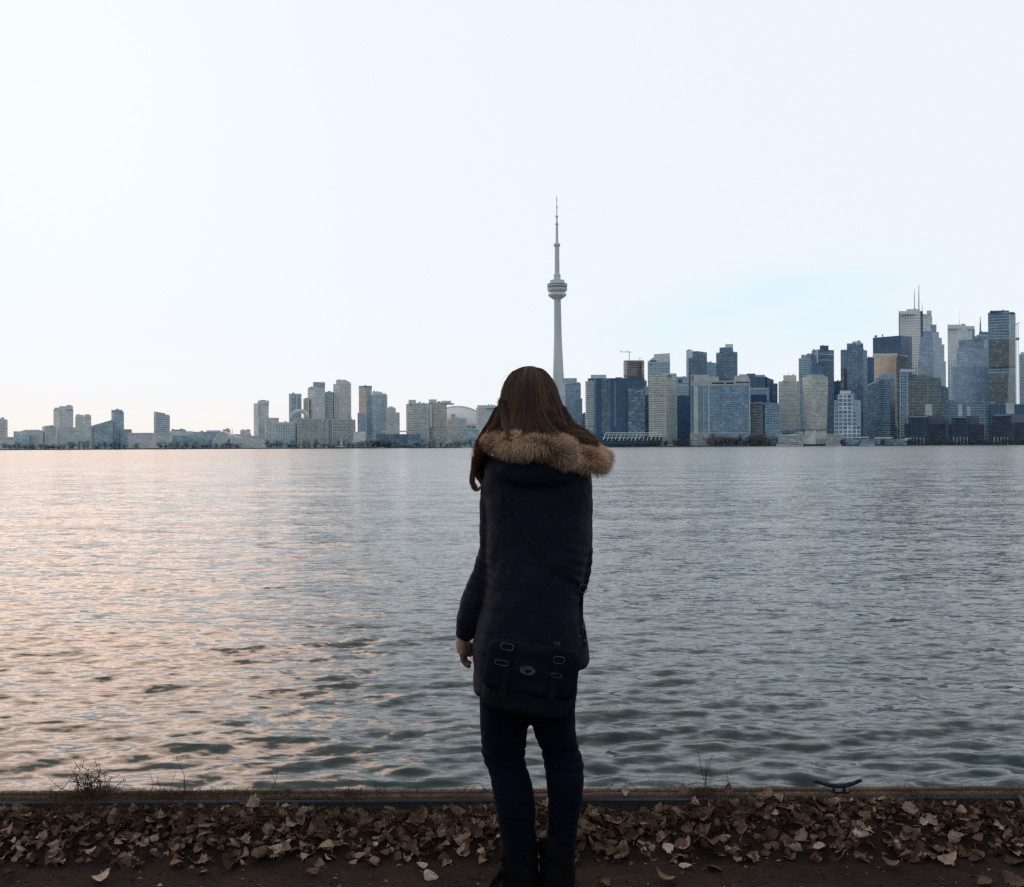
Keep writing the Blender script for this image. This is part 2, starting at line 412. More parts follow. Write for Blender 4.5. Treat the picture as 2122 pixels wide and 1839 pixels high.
def fmat(style):
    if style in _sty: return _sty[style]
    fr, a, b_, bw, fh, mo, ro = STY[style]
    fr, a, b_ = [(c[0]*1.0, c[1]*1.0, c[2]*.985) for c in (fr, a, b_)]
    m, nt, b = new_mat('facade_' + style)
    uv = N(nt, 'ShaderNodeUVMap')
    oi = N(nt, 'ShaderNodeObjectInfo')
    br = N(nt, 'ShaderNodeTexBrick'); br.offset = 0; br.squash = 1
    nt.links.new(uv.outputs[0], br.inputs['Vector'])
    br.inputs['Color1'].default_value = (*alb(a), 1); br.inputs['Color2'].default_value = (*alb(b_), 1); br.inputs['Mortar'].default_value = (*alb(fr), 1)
    br.inputs['Scale'].default_value = 1; br.inputs['Brick Width'].default_value = bw; br.inputs['Row Height'].default_value = fh
    br.inputs['Mortar Size'].default_value = mo*.5; br.inputs['Mortar Smooth'].default_value = .1; br.inputs['Bias'].default_value = 0
    # broad tone noise and randomly brighter panes
    n1 = N(nt, 'ShaderNodeTexNoise', i_Scale=.035, i_Detail=5.0); n2 = N(nt, 'ShaderNodeTexWhiteNoise'); n2.noise_dimensions = '3D'
    sn = nt.nodes.new('ShaderNodeVectorMath'); sn.operation = 'SNAP'; sn.inputs[1].default_value = (bw*2, fh*1.0, 1)
    nt.links.new(uv.outputs[0], sn.inputs[0]); nt.links.new(sn.outputs[0], n2.inputs['Vector']); nt.links.new(uv.outputs[0], n1.inputs['Vector'])
    v = math_n(nt, 'ADD', math_n(nt, 'MULTIPLY', n1.outputs['Fac'], .6), math_n(nt, 'MULTIPLY', math_n(nt, 'POWER', n2.outputs['Value'], 3.0), VAR.get(style, .7)))
    v = math_n(nt, 'ADD', v, math_n(nt, 'MULTIPLY', oi.outputs['Random'], .2))
    v = math_n(nt, 'ADD', v, .60 - VAR.get(style, .7)*.25)
    sc_ = nt.nodes.new('ShaderNodeVectorMath'); sc_.operation = 'SCALE'
    nt.links.new(br.outputs['Color'], sc_.inputs[0]); nt.links.new(v, sc_.inputs['Scale'])
    nt.links.new(sc_.outputs[0], b.inputs['Base Color'])
    b.inputs['Roughness'].default_value = ro; b.inputs['Specular IOR Level'].default_value = .35
    _sty[style] = m
    return m
def plain(rgb, name='trim'):
    k = ('p', rgb)
    if k not in _sty: _sty[k] = simple(name, alb(rgb, .9), alb(rgb, 1.1), scale=.08, rough=.7)
    return _sty[k]

def prism(poly, z0, z1, ztop=None):
    """poly: list of (x,y), counter-clockwise from above; ztop: per-corner top heights"""
    n = len(poly); zt = ztop or [z1]*n
    v = [(x, y, z0) for x, y in poly] + [(x, y, zt[i]) for i, (x, y) in enumerate(poly)]
    f = []; uv = []; u = 0
    for i in range(n):
        j = (i+1) % n; L = math.dist(poly[i], poly[j])
        f.append((i, j, n+j, n+i)); uv += [(u, z0), (u+L, z0), (u+L, zt[j]), (u, zt[i])]; u += L
    f.append(tuple(range(n, 2*n))); uv += [(p[0], 1000+p[1]*.01) for p in poly]
    return v, f, uv

def foot(x0, x1, Y, split=None, depth=None):
    """footprint corners for a block whose silhouette spans x0..x1; split = where its near corner shows"""
    k = Y / F
    w_ = (x1 - x0) * k
    if split is None:
        D = depth or max(18, min(45, w_*.8))
        a = P(x0, 900, Y); b_ = P(x1, 900, Y)
        return [(a.x, a.y), (b_.x, b_.y), (b_.x*(Y+D)/Y*.998, Y+D), (a.x*(Y+D)/Y + (w_*.02), Y+D)]
    dl = (split - x0)*k*1.0; dr = (x1 - split)*k*.55
    if (split - x0) > (x1 - split): dl, dr = (split - x0)*k*.35, (x1 - split)*k*1.6
    else: dl, dr = (split - x0)*k*1.6, (x1 - split)*k*.35
    l = P(x0, 900, Y+dl); c_ = P(split, 900, Y); r = P(x1, 900, Y+dr)
    L = (l.x, l.y); C_ = (c_.x, c_.y); R_ = (r.x, r.y)
    return [L, C_, R_, (L[0]+R_[0]-C_[0], L[1]+R_[1]-C_[1])]

def topz(px, py, Y): return P(px, py, Y).z

def block(name, parent, x0, x1, top, bot, Y, style, split=None, depth=None, slope=None, mat=None):
    poly = foot(x0, x1, Y, split, depth)
    xm = (x0+x1)/2
    z1 = topz(xm, top, Y); z0 = LANDZ if bot is None else topz(xm, bot, Y)
    zt = None
    if slope:      # (left top py, right top py)
        zl, zr = topz(xm, slope[0], Y), topz(xm, slope[1], Y); xs = [p[0] for p in poly]
        zt = [zl + (zr-zl)*(x-min(xs))/(max(xs)-min(xs)) for x in xs]
    v, f, uv = prism(poly, z0, z1, zt)
    return mesh_obj(name, v, f, [mat or fmat(style), plain((120,125,130), 'roofing')], parent, uv=uv, midx=[0]*(len(f)-1)+[1])

def slabs(parent, x0, x1, top, bot, Y, rgb, split=None, step=4.6, out=1.0, th=1.1, name='balcony_slabs'):
    poly = np.array(foot(x0, x1, Y, split)); c_ = poly.mean(0)
    d = poly - c_; L = np.linalg.norm(d, axis=1)[:, None]
    po = c_ + d * (1 + out/L)
    z1 = topz((x0+x1)/2, top, Y); z0 = topz((x0+x1)/2, bot, Y); st = step*Y/F
    mb = MB(); zz = z1
    while zz > z0:
        v, f, _ = prism([tuple(p) for p in po], zz-th, zz)
        mb.add(v, f + [(3,2,1,0)]); zz -= st
    return mb.obj(name, plain(rgb), parent)

def pier(parent, x, wpx, top, bot, Y, rgb, name='pier', out=.9):
    k = Y/F; a = P(x - wpx/2, 900, Y); b_ = P(x + wpx/2, 900, Y)
    z1 = topz(x, top, Y); z0 = LANDZ if bot is None else topz(x, bot, Y)
    mb = MB(); mb.box((a.x, Y-out, z0), (b_.x, Y+.4, z1))
    return mb.obj(name, plain(rgb), parent)

def bar(parent, x0, x1, y0, y1, Y, rgb, name='band', out=1.0):
    a = P(x0, y1, Y); b_ = P(x1, y0, Y)
    mb = MB(); mb.box((a.x, Y-out, a.z), (b_.x, Y+.4, b_.z)); return mb.obj(name, plain(rgb), parent)

def mast(parent, x, top, bot, Y, wpx=1.6, rgb=(150,155,155), name='antenna', wtop=.4):
    a = P(x, bot, Y); b_ = P(x, top, Y); mb = MB(); k = Y/F
    mb.tube([a, a.lerp(b_, .5), b_], [wpx*k/2, wpx*k*.42, wtop*wpx*k/2], 6)
    return mb.obj(name, plain(rgb), parent)

def B(name, label, cat, Y, group=None):
    def start(xm):
        p = P(xm, 921, Y); e = empty(name, (p.x, Y, LANDZ)); tag(e, label, cat, group); return e
    return start

def tower(name, label, cat, Y, style, x0, x1, top, split=None, roofs=(), sl=None, piers=(), bars=(), vols=(), masts=(), slope=None, mat=None):
    e = B(name, label, cat, Y)((x0+x1)/2)
    block('facade', e, x0, x1, top, None, Y, style, split, slope=slope, mat=mat)
    for v in vols:       # (part, x0,x1,top,bot,dY,style,split,slope)
        part, a, b_, t, bo, dY, st = v[:7]; spl = v[7] if len(v) > 7 else None; slp = v[8] if len(v) > 8 else None
        block(part, e, a, b_, t, bo, Y+dY, st, spl, slope=slp)
    for ri, r in enumerate(roofs):      # (x0,x1,top,bot,rgb)
        a, b_, t, bo, rgb = r
        block('roof_plant', e, a, b_, t, bo+.5, Y+4+ri*1.7, None, None, 14+ri*.6, mat=plain(rgb, 'roof_plant'))
    if top < 900:
        rr = random.Random(label)
        for q in range(rr.randint(1, 3)):
            w_ = rr.uniform(1.5, min(6, (x1-x0)*.25)); a_ = rr.uniform(x0+2, x1-2-w_); tt_ = top if not roofs else min([top]+[r[2] for r in roofs if r[0] <= a_ <= r[1]-w_])
            block('roof_hut', e, a_, a_+w_, tt_-rr.uniform(.8, 2.4), tt_+2, Y+9+q*2.3, None, None, 6+q, mat=plain((134,144,150) if rr.random() < .6 else (96,110,124), 'roof_plant'))
    if sl: slabs(e, x0, x1, sl[0], sl[1], Y, sl[2], split, *(sl[3:] or ()))
    elif style in AUTO and top < 880:
        fr = STY[style][0]; kx = AUTO[style]
        slabs(e, x0, x1, top+1.5, 905, Y, tuple(min(235, int(c*kx)) for c in fr), split, random.uniform(4.2, 6.2), .5, random.uniform(.8, 1.5), 'floor_bands')
        if split is None or x1 - split > 12:
            a0 = (split or x0) + 2; mbm = MB(); k = Y/F
            st_ = random.uniform(5, 8)
            if split is None:
                while a0 < x1 - 2:
                    p_ = P(a0, 900, Y); mbm.box((p_.x-.28, Y-.8, LANDZ), (p_.x+.28, Y+.3, topz(a0, top+1, Y))); a0 += st_
                mbm.obj('mullions', plain(tuple(min(235, int(c*kx)) for c in fr)), e)
    for p_ in piers: pier(e, p_[0], p_[1], p_[2], p_[3], Y, p_[4])
    for b_ in bars: bar(e, *b_[:4], Y, b_[4])
    for m_ in masts: mast(e, *m_[:3], Y+8, *m_[3:])
    return e

T = tower
G1=(150,163,166); LG=(186,196,196); PE=(205,184,172); BL=(112,134,154)  # PE on left-edge piers paints in the warm sunlight
# ---- left shore
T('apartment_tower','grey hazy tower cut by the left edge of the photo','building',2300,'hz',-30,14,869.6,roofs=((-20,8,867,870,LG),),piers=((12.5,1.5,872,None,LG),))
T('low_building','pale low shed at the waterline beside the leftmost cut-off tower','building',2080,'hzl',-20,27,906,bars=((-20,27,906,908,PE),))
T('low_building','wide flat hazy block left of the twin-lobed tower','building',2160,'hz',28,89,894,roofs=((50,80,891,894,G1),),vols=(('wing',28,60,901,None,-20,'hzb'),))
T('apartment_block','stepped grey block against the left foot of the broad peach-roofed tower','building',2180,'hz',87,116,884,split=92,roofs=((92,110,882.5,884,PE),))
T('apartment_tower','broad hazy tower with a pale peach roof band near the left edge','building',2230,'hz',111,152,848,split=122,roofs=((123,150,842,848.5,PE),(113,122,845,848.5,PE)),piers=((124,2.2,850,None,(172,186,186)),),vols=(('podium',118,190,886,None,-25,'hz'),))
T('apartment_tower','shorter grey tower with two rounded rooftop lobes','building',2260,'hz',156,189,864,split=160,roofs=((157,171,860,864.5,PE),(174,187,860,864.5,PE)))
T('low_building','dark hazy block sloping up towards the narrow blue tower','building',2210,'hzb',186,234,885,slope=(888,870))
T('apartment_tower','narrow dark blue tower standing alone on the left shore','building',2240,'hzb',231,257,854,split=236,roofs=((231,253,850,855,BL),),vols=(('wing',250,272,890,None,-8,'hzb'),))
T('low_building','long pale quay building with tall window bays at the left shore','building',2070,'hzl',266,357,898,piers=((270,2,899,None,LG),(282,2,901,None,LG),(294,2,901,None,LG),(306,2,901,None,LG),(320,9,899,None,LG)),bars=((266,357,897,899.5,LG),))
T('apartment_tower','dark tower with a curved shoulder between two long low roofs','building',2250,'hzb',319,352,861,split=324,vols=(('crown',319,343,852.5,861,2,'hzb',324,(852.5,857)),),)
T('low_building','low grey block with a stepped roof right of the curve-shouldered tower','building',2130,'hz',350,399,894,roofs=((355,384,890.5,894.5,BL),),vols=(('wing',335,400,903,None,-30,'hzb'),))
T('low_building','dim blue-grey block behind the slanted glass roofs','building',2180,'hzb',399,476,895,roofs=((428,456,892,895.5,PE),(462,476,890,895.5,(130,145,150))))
# slanted glazed roofs
for nm, lb, xs in (('glasshouse','larger slanted glazed roof leaning right on the left shore',(432,460,478,894,923)),('glasshouse','smaller slanted glazed roof beside the larger one on the left shore',(466,480,508,903,923))):
    e = B(nm, lb, 'building', 2100)(xs[0]); a,b_,c_,t,bo = xs
    Yv=2100; mb = MB()
    pts=[P(a,bo,Yv),P(c_,bo,Yv),P(c_-4,t+6,Yv),P(b_,t,Yv)]
    v=[tuple(p) for p in pts]+[(p.x,p.y+30,p.z) for p in pts]
    mb.add(v,[(0,1,2,3),(7,6,5,4),(0,3,7,4),(3,2,6,7),(1,5,6,2)]); mb.obj('glazing',plain((165,178,180)),e)
    for i in range(7):
        f_=i/6; mb=MB(); p0=P(a+(c_-6-a)*f_,bo-1,Yv-1); p1=P(b_-3+(c_-4-b_)*f_,t+3*f_,Yv-1); mb.tube([p0,p1],.55,4); mb.obj('rib',plain((222,205,195)),e)
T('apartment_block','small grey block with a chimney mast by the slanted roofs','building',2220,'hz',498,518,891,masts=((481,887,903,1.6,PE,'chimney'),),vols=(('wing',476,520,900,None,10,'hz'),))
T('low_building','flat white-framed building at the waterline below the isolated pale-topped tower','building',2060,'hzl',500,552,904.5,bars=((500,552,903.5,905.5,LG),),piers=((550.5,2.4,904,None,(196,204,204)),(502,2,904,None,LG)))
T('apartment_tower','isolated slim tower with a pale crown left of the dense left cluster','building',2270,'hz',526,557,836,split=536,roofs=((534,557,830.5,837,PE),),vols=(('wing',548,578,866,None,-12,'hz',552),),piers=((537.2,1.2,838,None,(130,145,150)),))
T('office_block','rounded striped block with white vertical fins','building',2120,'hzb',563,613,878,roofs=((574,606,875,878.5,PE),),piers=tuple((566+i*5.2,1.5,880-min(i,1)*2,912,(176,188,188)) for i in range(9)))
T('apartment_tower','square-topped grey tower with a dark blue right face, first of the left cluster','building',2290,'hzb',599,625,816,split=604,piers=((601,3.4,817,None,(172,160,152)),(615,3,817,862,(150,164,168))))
# arched link roof
e=B('arch_roof_building','grey building with an arched roof link between two left-cluster towers','building',2150)(615)
block('wall',e,600,640,868,None,2150,'hz'); mb=MB(); k=2150/F
mb.tube([P(604,872,2152),P(606,860,2152),P(614,854,2152),P(626,852,2152),P(634,857,2152),P(638,868,2152)],[4.5*k]*6,8); mb.obj('arch',plain((148,158,160)),e,smooth=True)
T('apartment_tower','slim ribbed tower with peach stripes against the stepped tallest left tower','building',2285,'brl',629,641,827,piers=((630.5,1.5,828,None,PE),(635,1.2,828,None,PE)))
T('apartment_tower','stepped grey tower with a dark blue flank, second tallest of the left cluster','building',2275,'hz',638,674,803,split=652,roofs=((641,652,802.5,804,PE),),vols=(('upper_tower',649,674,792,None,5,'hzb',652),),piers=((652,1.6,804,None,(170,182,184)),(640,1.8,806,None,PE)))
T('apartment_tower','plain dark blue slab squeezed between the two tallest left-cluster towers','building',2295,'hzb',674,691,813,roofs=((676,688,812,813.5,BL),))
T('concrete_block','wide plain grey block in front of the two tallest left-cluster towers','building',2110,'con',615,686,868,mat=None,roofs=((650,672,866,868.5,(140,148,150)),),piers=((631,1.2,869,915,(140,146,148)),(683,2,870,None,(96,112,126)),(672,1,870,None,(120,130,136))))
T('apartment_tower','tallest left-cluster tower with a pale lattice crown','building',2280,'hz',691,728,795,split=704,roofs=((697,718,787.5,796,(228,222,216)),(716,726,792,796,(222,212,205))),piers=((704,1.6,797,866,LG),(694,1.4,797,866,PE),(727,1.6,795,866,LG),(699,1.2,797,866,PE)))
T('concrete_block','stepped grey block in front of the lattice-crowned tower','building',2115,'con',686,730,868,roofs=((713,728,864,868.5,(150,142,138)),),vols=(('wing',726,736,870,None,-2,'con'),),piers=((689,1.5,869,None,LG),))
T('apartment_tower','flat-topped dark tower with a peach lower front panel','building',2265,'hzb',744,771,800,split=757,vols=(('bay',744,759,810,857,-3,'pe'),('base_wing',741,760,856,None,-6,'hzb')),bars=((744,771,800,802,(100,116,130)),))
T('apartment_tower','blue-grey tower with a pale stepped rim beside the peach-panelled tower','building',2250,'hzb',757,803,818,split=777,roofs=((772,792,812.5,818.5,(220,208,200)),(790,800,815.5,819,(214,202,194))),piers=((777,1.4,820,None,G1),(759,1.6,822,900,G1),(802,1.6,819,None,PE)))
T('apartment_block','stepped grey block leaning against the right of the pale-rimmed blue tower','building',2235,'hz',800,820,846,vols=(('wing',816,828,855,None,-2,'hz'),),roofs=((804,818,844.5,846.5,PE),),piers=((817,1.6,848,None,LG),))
T('low_building','flat white-roofed terminal on the shore under the dark stepped tower','building',2050,'hzl',735,762,915,bars=((730,766,914,917,(205,210,208)),),vols=(('hall',732,757,895,None,30,'hzl'),))
T('warehouse','long dark blue low warehouse below the gap in the left skyline','building',2090,'db',780,872,900,bars=((790,845,893,896,(150,160,160)),),vols=(('annex',845,880,912,None,-20,'bb'),))
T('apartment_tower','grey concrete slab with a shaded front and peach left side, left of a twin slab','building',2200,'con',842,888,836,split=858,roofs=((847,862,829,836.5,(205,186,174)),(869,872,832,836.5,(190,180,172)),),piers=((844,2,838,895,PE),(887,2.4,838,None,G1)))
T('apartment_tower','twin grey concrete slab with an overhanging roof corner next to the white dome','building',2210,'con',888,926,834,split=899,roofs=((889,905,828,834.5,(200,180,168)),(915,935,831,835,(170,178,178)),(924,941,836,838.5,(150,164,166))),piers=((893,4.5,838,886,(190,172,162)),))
T('apartment_block','short grey block with a boxy roof hut in front of the white dome','building',2140,'con',927,967,867,split=936,roofs=((935,944,858.5,867.5,(150,140,136)),),piers=((931,3,870,905,(160,145,138)),))
T('low_building','low blue-roofed shore building left of the dark hair','building',2100,'hzb',960,992,889,masts=((981.5,878,892,2,(90,105,118),'chimney'),),bars=((960,992,888,891,(150,160,160)),))
T('apartment_tower','pale gridded balcony tower half hidden behind the hair','building',2160,'hz',987,1034,845,split=992,roofs=((989,1027,840,845.5,(205,195,188)),),sl=(846,905,(178,190,190)))
# stadium dome
e=B('domed_stadium','white domed stadium roof with a curved rim between the concrete slabs','building',2480)(955)
def dome(part,cx,rx,ytop,ybase,Y,rgb,dy=.6,n=28,m=8):
    c0=P(cx,ybase,Y); k=Y/F; rz=(ybase-ytop)*k; mb=MB()
    rg=[[(c0.x+rx*k*math.cos(math.pi/2*i/m)*math.cos(2*math.pi*j/n),Y+rx*k*dy*math.cos(math.pi/2*i/m)*math.sin(2*math.pi*j/n),c0.z+rz*math.sin(math.pi/2*i/m)) for j in range(n)] for i in range(m)]
    mb.rings(rg,n); return mb.obj(part,plain(rgb),e,smooth=True)
dome('roof_shell',948,62,841,885,2500,(216,205,200)); dome('inner_shell',938,52,851,886,2440,(232,222,214))
k=2440/F; mb=MB(); mb.tube([P(948+60*math.cos(t_),884-41*math.sin(t_),2440) for t_ in np.linspace(.12,3.0,24)],2.0*k,6); mb.obj('rim',plain((188,186,186)),e,smooth=True)
block('drum',e,905,1010,884,None,2430,'hz')

# ---- observation tower
e=B('observation_tower','tall slender concrete tower with round pod and needle mast behind the head','tower',2300)(1156)
YT=2300; k=YT/F; cx=P(1156,921,YT).x
conc=simple('tower_concrete',alb((146,154,154),.95),alb((166,172,170),1.05),scale=.05,rough=.8,stretch=(1,1,.15)); pale=plain((196,202,200)); dkw=plain((84,100,118),'glazing')
zc=lambda py:P(1155,py,YT).z
xo=lambda py:P(1154.5+ (py-600)*.0085 if py>600 else 1154.5,py,YT).x
mb=MB(); rg=[]
for py,core,leg in ((612,6.6,7.4),(700,7.0,8.8),(780,7.6,12.2),(830,8.4,15.5),(880,9.5,20),(922,11,26)):
    ring=[]
    for j in range(3):
        an=R(90+120*j+16)
        for r_,da in ((core,-60),(leg,-13),(leg,13)):
            a2=an+R(da); ring.append((xo(py)+r_*k*math.cos(a2),YT+r_*k*math.sin(a2),zc(py)))
    rg.append(ring)
mb.rings(rg,9); mb.obj('shaft',conc,e)
def lat(part,prof,mat):
    mb=MB(); mb.lathe(P(1154.7,600,YT).x,YT,[(r_*k,zc(py)) for r_,py in prof],28); return mb.obj(part,mat,e)
lat('lower_ring',[(7,622),(14,617),(18.6,613.5),(19.2,611),(18,608.5),(12,607.5)],pale)
lat('pod',[(13,609),(15,606),(20,603.5),(20.6,600),(20.6,598)],conc)
lat('pod_windows',[(19.8,598.2),(19.8,594.6)],dkw)
lat('pod_deck',[(21,594.8),(21,592)],conc); lat('pod_windows',[(20,592.2),(20,590)],dkw)
lat('pod_roof',[(21,590.2),(20.4,588.6),(15.5,587.6),(15.5,584.5),(14.8,583.8),(14.8,581.5),(7.5,580.5)],conc)
lat('collar',[(6.8,581),(7.2,569.5),(5.4,568)],conc)
lat('upper_shaft',[(5.2,581),(4.7,511)],conc)
lat('small_pod',[(4.8,512),(6.9,509.5),(6.9,507),(4.6,504),(3.4,503)],conc)
lat('mast',[(2.9,504),(2.5,466)],plain((205,208,210)))
lat('mast_ring',[(3.1,466.4),(3.1,464.6),(1.6,462.4)],plain((120,130,135)))
lat('mast',[(1.9,463),(1.5,450)],plain((200,205,208)))
lat('mast_ring',[(2.7,450.6),(2.6,448.8),(.9,446.4)],plain((120,130,135)))
lat('mast',[(1.1,447),(.9,432)],plain((190,198,202))); lat('mast_ring',[(1.4,432.2),(1.3,428)],plain((140,148,152)))
lat('mast',[(.8,428.4),(.7,416)],plain((190,198,202))); lat('mast_tip',[(1.1,416.2),(.9,412),(.4,406)],plain((150,150,150)))

# ---- right of the tower
T('apartment_tower','blue-glazed tower with a pale left face touching the concrete tower foot','building',2150,'mb',1161,1204,794,split=1172,roofs=((1167,1196,784,794.5,(130,146,158)),),sl=(795,910,(150,164,170)),vols=(('wing',1196,1207,826,None,-3,'mb'),))
T('low_building','small blue block in the gap beside the balcony-edged slab','building',2180,'mb',1196,1216,857)
T('apartment_tower','thin pale slab edged with little peach balconies','building',2075,'conb',1214,1230,790,split=1217,sl=(791,856,(200,184,174),1213) if False else (791,880,(196,186,178),4.4,1.8,1.2),)
T('apartment_block','very wide dark blue glass slab with three faint lighter seams','building',2090,'dk',1219,1336,784,roofs=((1225,1257,777,784.5,(150,162,166)),(1276,1290,782,784.5,(110,126,138))),piers=((1233,5,786,912,(96,118,138)),(1275,4,792,885,(88,110,132)),(1316,3,820,902,(108,128,146))),vols=(('side_wing',1302,1337,806,None,-5,'bb'),('setback',1246,1266,785,900,-2,'db')),bars=((1219,1336,784,785.5,(64,86,110)),))
T('unfinished_tower','brown unfinished tower with scaffolded edges under a crane','building',2240,'br',1293,1334,748,split=1300,bars=((1293,1334,747,749,(150,138,130)),(1293,1334,778,781,(76,80,86))),piers=((1295,2,750,790,PE),(1299,1,750,790,PE)),sl=(750,790,(150,135,126),4.5,1.2,.7),vols=(('hoist_tower',1331,1336,749,792,1,'brl'),))
e=B('tower_crane','thin pale crane with its jib to the left on the unfinished brown tower','crane',2245)(1304)
mb=MB(); kk=2245/F; a=P(1304,748,2245); b_=P(1304,729,2245); mb.tube([a,b_],.8*kk,4); mb.obj('mast',plain((226,204,190)),e)
mb=MB(); mb.tube([P(1287,729.5,2244),P(1309,730,2244)],.55*kk,4); mb.tube([P(1299,728,2244),P(1304,731,2244)],.7*kk,4); mb.obj('jib',plain((226,204,190)),e)
mb=MB(); mb.tube([P(1286,726.5,2244),P(1289,731,2244)],.8*kk,4); mb.obj('counterweight',plain((190,170,158)),e)
e=B('tower_crane','tiny crane stub on the right corner of the unfinished brown tower','crane',2241)(1324)
mb=MB(); mb.tube([P(1323.5,749,2241),P(1324.5,742.5,2241),P(1330,742.8,2241)],.6*kk,4); mb.obj('jib',plain((190,172,160)),e)
T('apartment_block','small hazy block wedged between the brown unfinished tower and slant-roofed glass tower','building',2300,'conb',1330,1346,801,roofs=((1334,1341,790,801.5,(90,106,120)),),vols=(('wing',1328,1345,819,None,-190,'bb'),))
T('office_tower','pale blue glass tower with a slanted left shoulder at the top','building',2330,'mb',1343,1389,750,vols=(('crown',1343,1356,742,750.5,.3,'lt',None,(750,739)),('crown',1356,1389,733,750.5,.3,'lt',None,(734.5,732))),piers=((1388,1.6,741,None,(96,118,140)),),bars=((1348,1360,747,749.5,(60,84,112)),(1345,1353,755,756.5,(66,90,116))))
T('apartment_tower','light grey concrete tower with fine floor lines in front of the slanted glass tower','building',2060,'con',1345,1403,776,split=1379,roofs=((1375,1402,774,777,(170,175,172)),),sl=(778,905,(158,160,156),4.7,1.1,1.5),piers=((1379.5,1.6,780,905,(170,174,172)),(1354,1.2,780,905,(160,164,162)),(1402,1.5,776,905,(120,138,156))))
T('office_tower','hazy mid-blue block with a light banded top right of the floor-lined concrete tower','building',2290,'mb',1402,1426,781,bars=((1403,1424,799,801,(150,164,172)),(1405,1413,787,793,(56,78,104))),vols=(('lower_block',1402,1430,820,None,-150,'dk'),))
T('apartment_tower','dark blue tower with a pale left strip, first of a matching pair above the hotel','building',2320,'db',1423,1466,728,split=1447,roofs=((1423,1436,726,742,(196,204,206)),(1438,1446,729.5,738,(160,174,180))),piers=((1425.5,4,742,None,(140,156,166)),),sl=(745,880,(104,124,142),4.2,.6,.8))
T('office_tower','small pale blue flat block between the two dark paired towers','building',2400,'mb',1464,1485,751,slope=(750,753))
T('apartment_tower','dark banded tower with a tall pale roof box, second of the pair above the hotel','building',2310,'db',1485,1529,729,split=1502,roofs=((1492,1520,720.5,729.5,(86,108,130)),(1504,1520,713.5,729,(190,200,200))),sl=(731,780,(118,136,150),4.0,.8,.9))
T('hotel','broad hotel slab with dark blue front, pale concrete piers and top band','building',2045,'bb',1432,1555,800,roofs=((1522,1552,779,790,(150,156,156)),(1432,1470,777,800,(152,156,154)),(1470,1490,781,790,(146,152,152)),(1490,1512,783.5,790,(70,84,100))),bars=((1432,1555,789,800.5,(140,146,146)),(1470,1553,896,899,(140,152,158)),(1475,1500,793,796,(78,88,98)),(1504,1520,793,796,(84,92,100)),(1525,1553,792,794,(96,104,110))),piers=((1436,3,779,None,(84,94,104)),(1442,9.5,779,None,(156,162,160)),(1451,5,800,None,(110,122,130)),(1458,3,785,905,(128,138,142)),(1469,3.4,795,None,(138,154,162)),(1553.5,2.4,785,902,(150,162,166))),
  vols=(('base',1430,1470,898,None,-4,'con'),))
T('office_block','dark blue stepped block with a sloping right roof behind the hotel','building',2200,'dk',1530,1590,781,roofs=((1532,1549,776,781.5,(140,152,158)),(1548,1566,774.5,781.5,(66,88,112)),(1566,1586,777,781.5,(120,136,146))),vols=(('sloping_wing',1586,1604,782,None,0,'dk',None,(781,789)),('step',1600,1612,795,None,-2,'dk')))
T('office_block','banded block with pale and dark bands right beside the hotel','building',2110,'db',1555,1594,805,bars=((1555,1594,804,808,(140,146,146)),(1555,1589,809,818,(104,124,146)),(1589,1593,806,830,(120,128,132)),(1556,1589,819,834,(42,62,88))),)
T('apartment_block','dim gridded low slab at the right foot of the hotel','building',2055,'br',1555,1580,835,split=1578,bars=((1555,1579,834.5,836,(120,130,134)),))
T('apartment_block','dim blue low slab between the gridded slab and concrete tower','building',2065,'bb',1580,1616,836,piers=((1583,3,838,900,(44,58,80)),))
T('apartment_tower','light concrete tower with a peach penthouse and two whip aerials','building',2120,'con',1614,1657,790,split=1650,roofs=((1624,1651,778,790.5,(190,165,152)),),masts=((1634,772,778,.9,(150,140,135)),(1645,772,778,.9,(150,140,135))),piers=((1650,1.8,792,890,(160,166,164)),))
T('apartment_tower','mid-blue tower with a stepped top tucked behind the dark banded tower','building',2350,'mb',1656,1684,743,roofs=((1661,1672,736,743.5,(130,146,158)),(1672,1684,733.5,743.5,(120,138,152))),masts=((1662,734,738,1,(150,150,150)),))
T('apartment_tower','dark blue banded tower with a black roof box above the round pale tower','building',2330,'db',1683,1729,725,split=1695,roofs=((1700,1718,716.5,725.5,(60,82,106)),),piers=((1695,1.6,724,752,LG),),bars=((1697,1728,734,735.5,(150,164,172)),(1697,1728,746,747.5,(140,156,166))),sl=(727,800,(96,116,136),3.9,1.1,.8))
# round pale tower with flaring base
e=B('apartment_tower','pale round concrete tower with a flaring skirt at its base','building',2070)(1690)
k=2070/F; c0=P(1690,900,2090); n=28
def rt(part,prof,mat,sx=1.0,cy=2090):
    v=[];f=[];uv=[]
    for r_,py in prof:
        for j in range(n): a_=2*math.pi*j/n; v.append((c0.x+r_*k*math.cos(a_),cy+r_*k*sx*math.sin(a_),P(1690,py,2070).z))
    for i in range(len(prof)-1):
        for j in range(n):
            f.append((i*n+j,i*n+(j+1)%n,(i+1)*n+(j+1)%n,(i+1)*n+j)); c_=2*math.pi*prof[0][0]*k/n
            za=v[i*n][2]; zb=v[(i+1)*n][2]; uv+=[(j*c_,za),((j+1)*c_,za),((j+1)*c_,zb),(j*c_,zb)]
    f.append(tuple((len(prof)-1)*n+j for j in range(n))); uv+=[(0,0)]*n
    return mesh_obj(part,v,f,mat,e,uv=uv)
rt('facade',[(23,890),(25.5,790),(25,781)],fmat('con')); rt('rooftop',[(20,781.2),(18,777),(10,775)],plain((110,118,122)))
rt('rooftop_sign_ring',[(12,775.2),(12,757)],plain((74,96,122)))
rt('skirt',[(26,921),(26,910),(24,900),(22,893),(23,888)],plain((160,162,160)),.7)
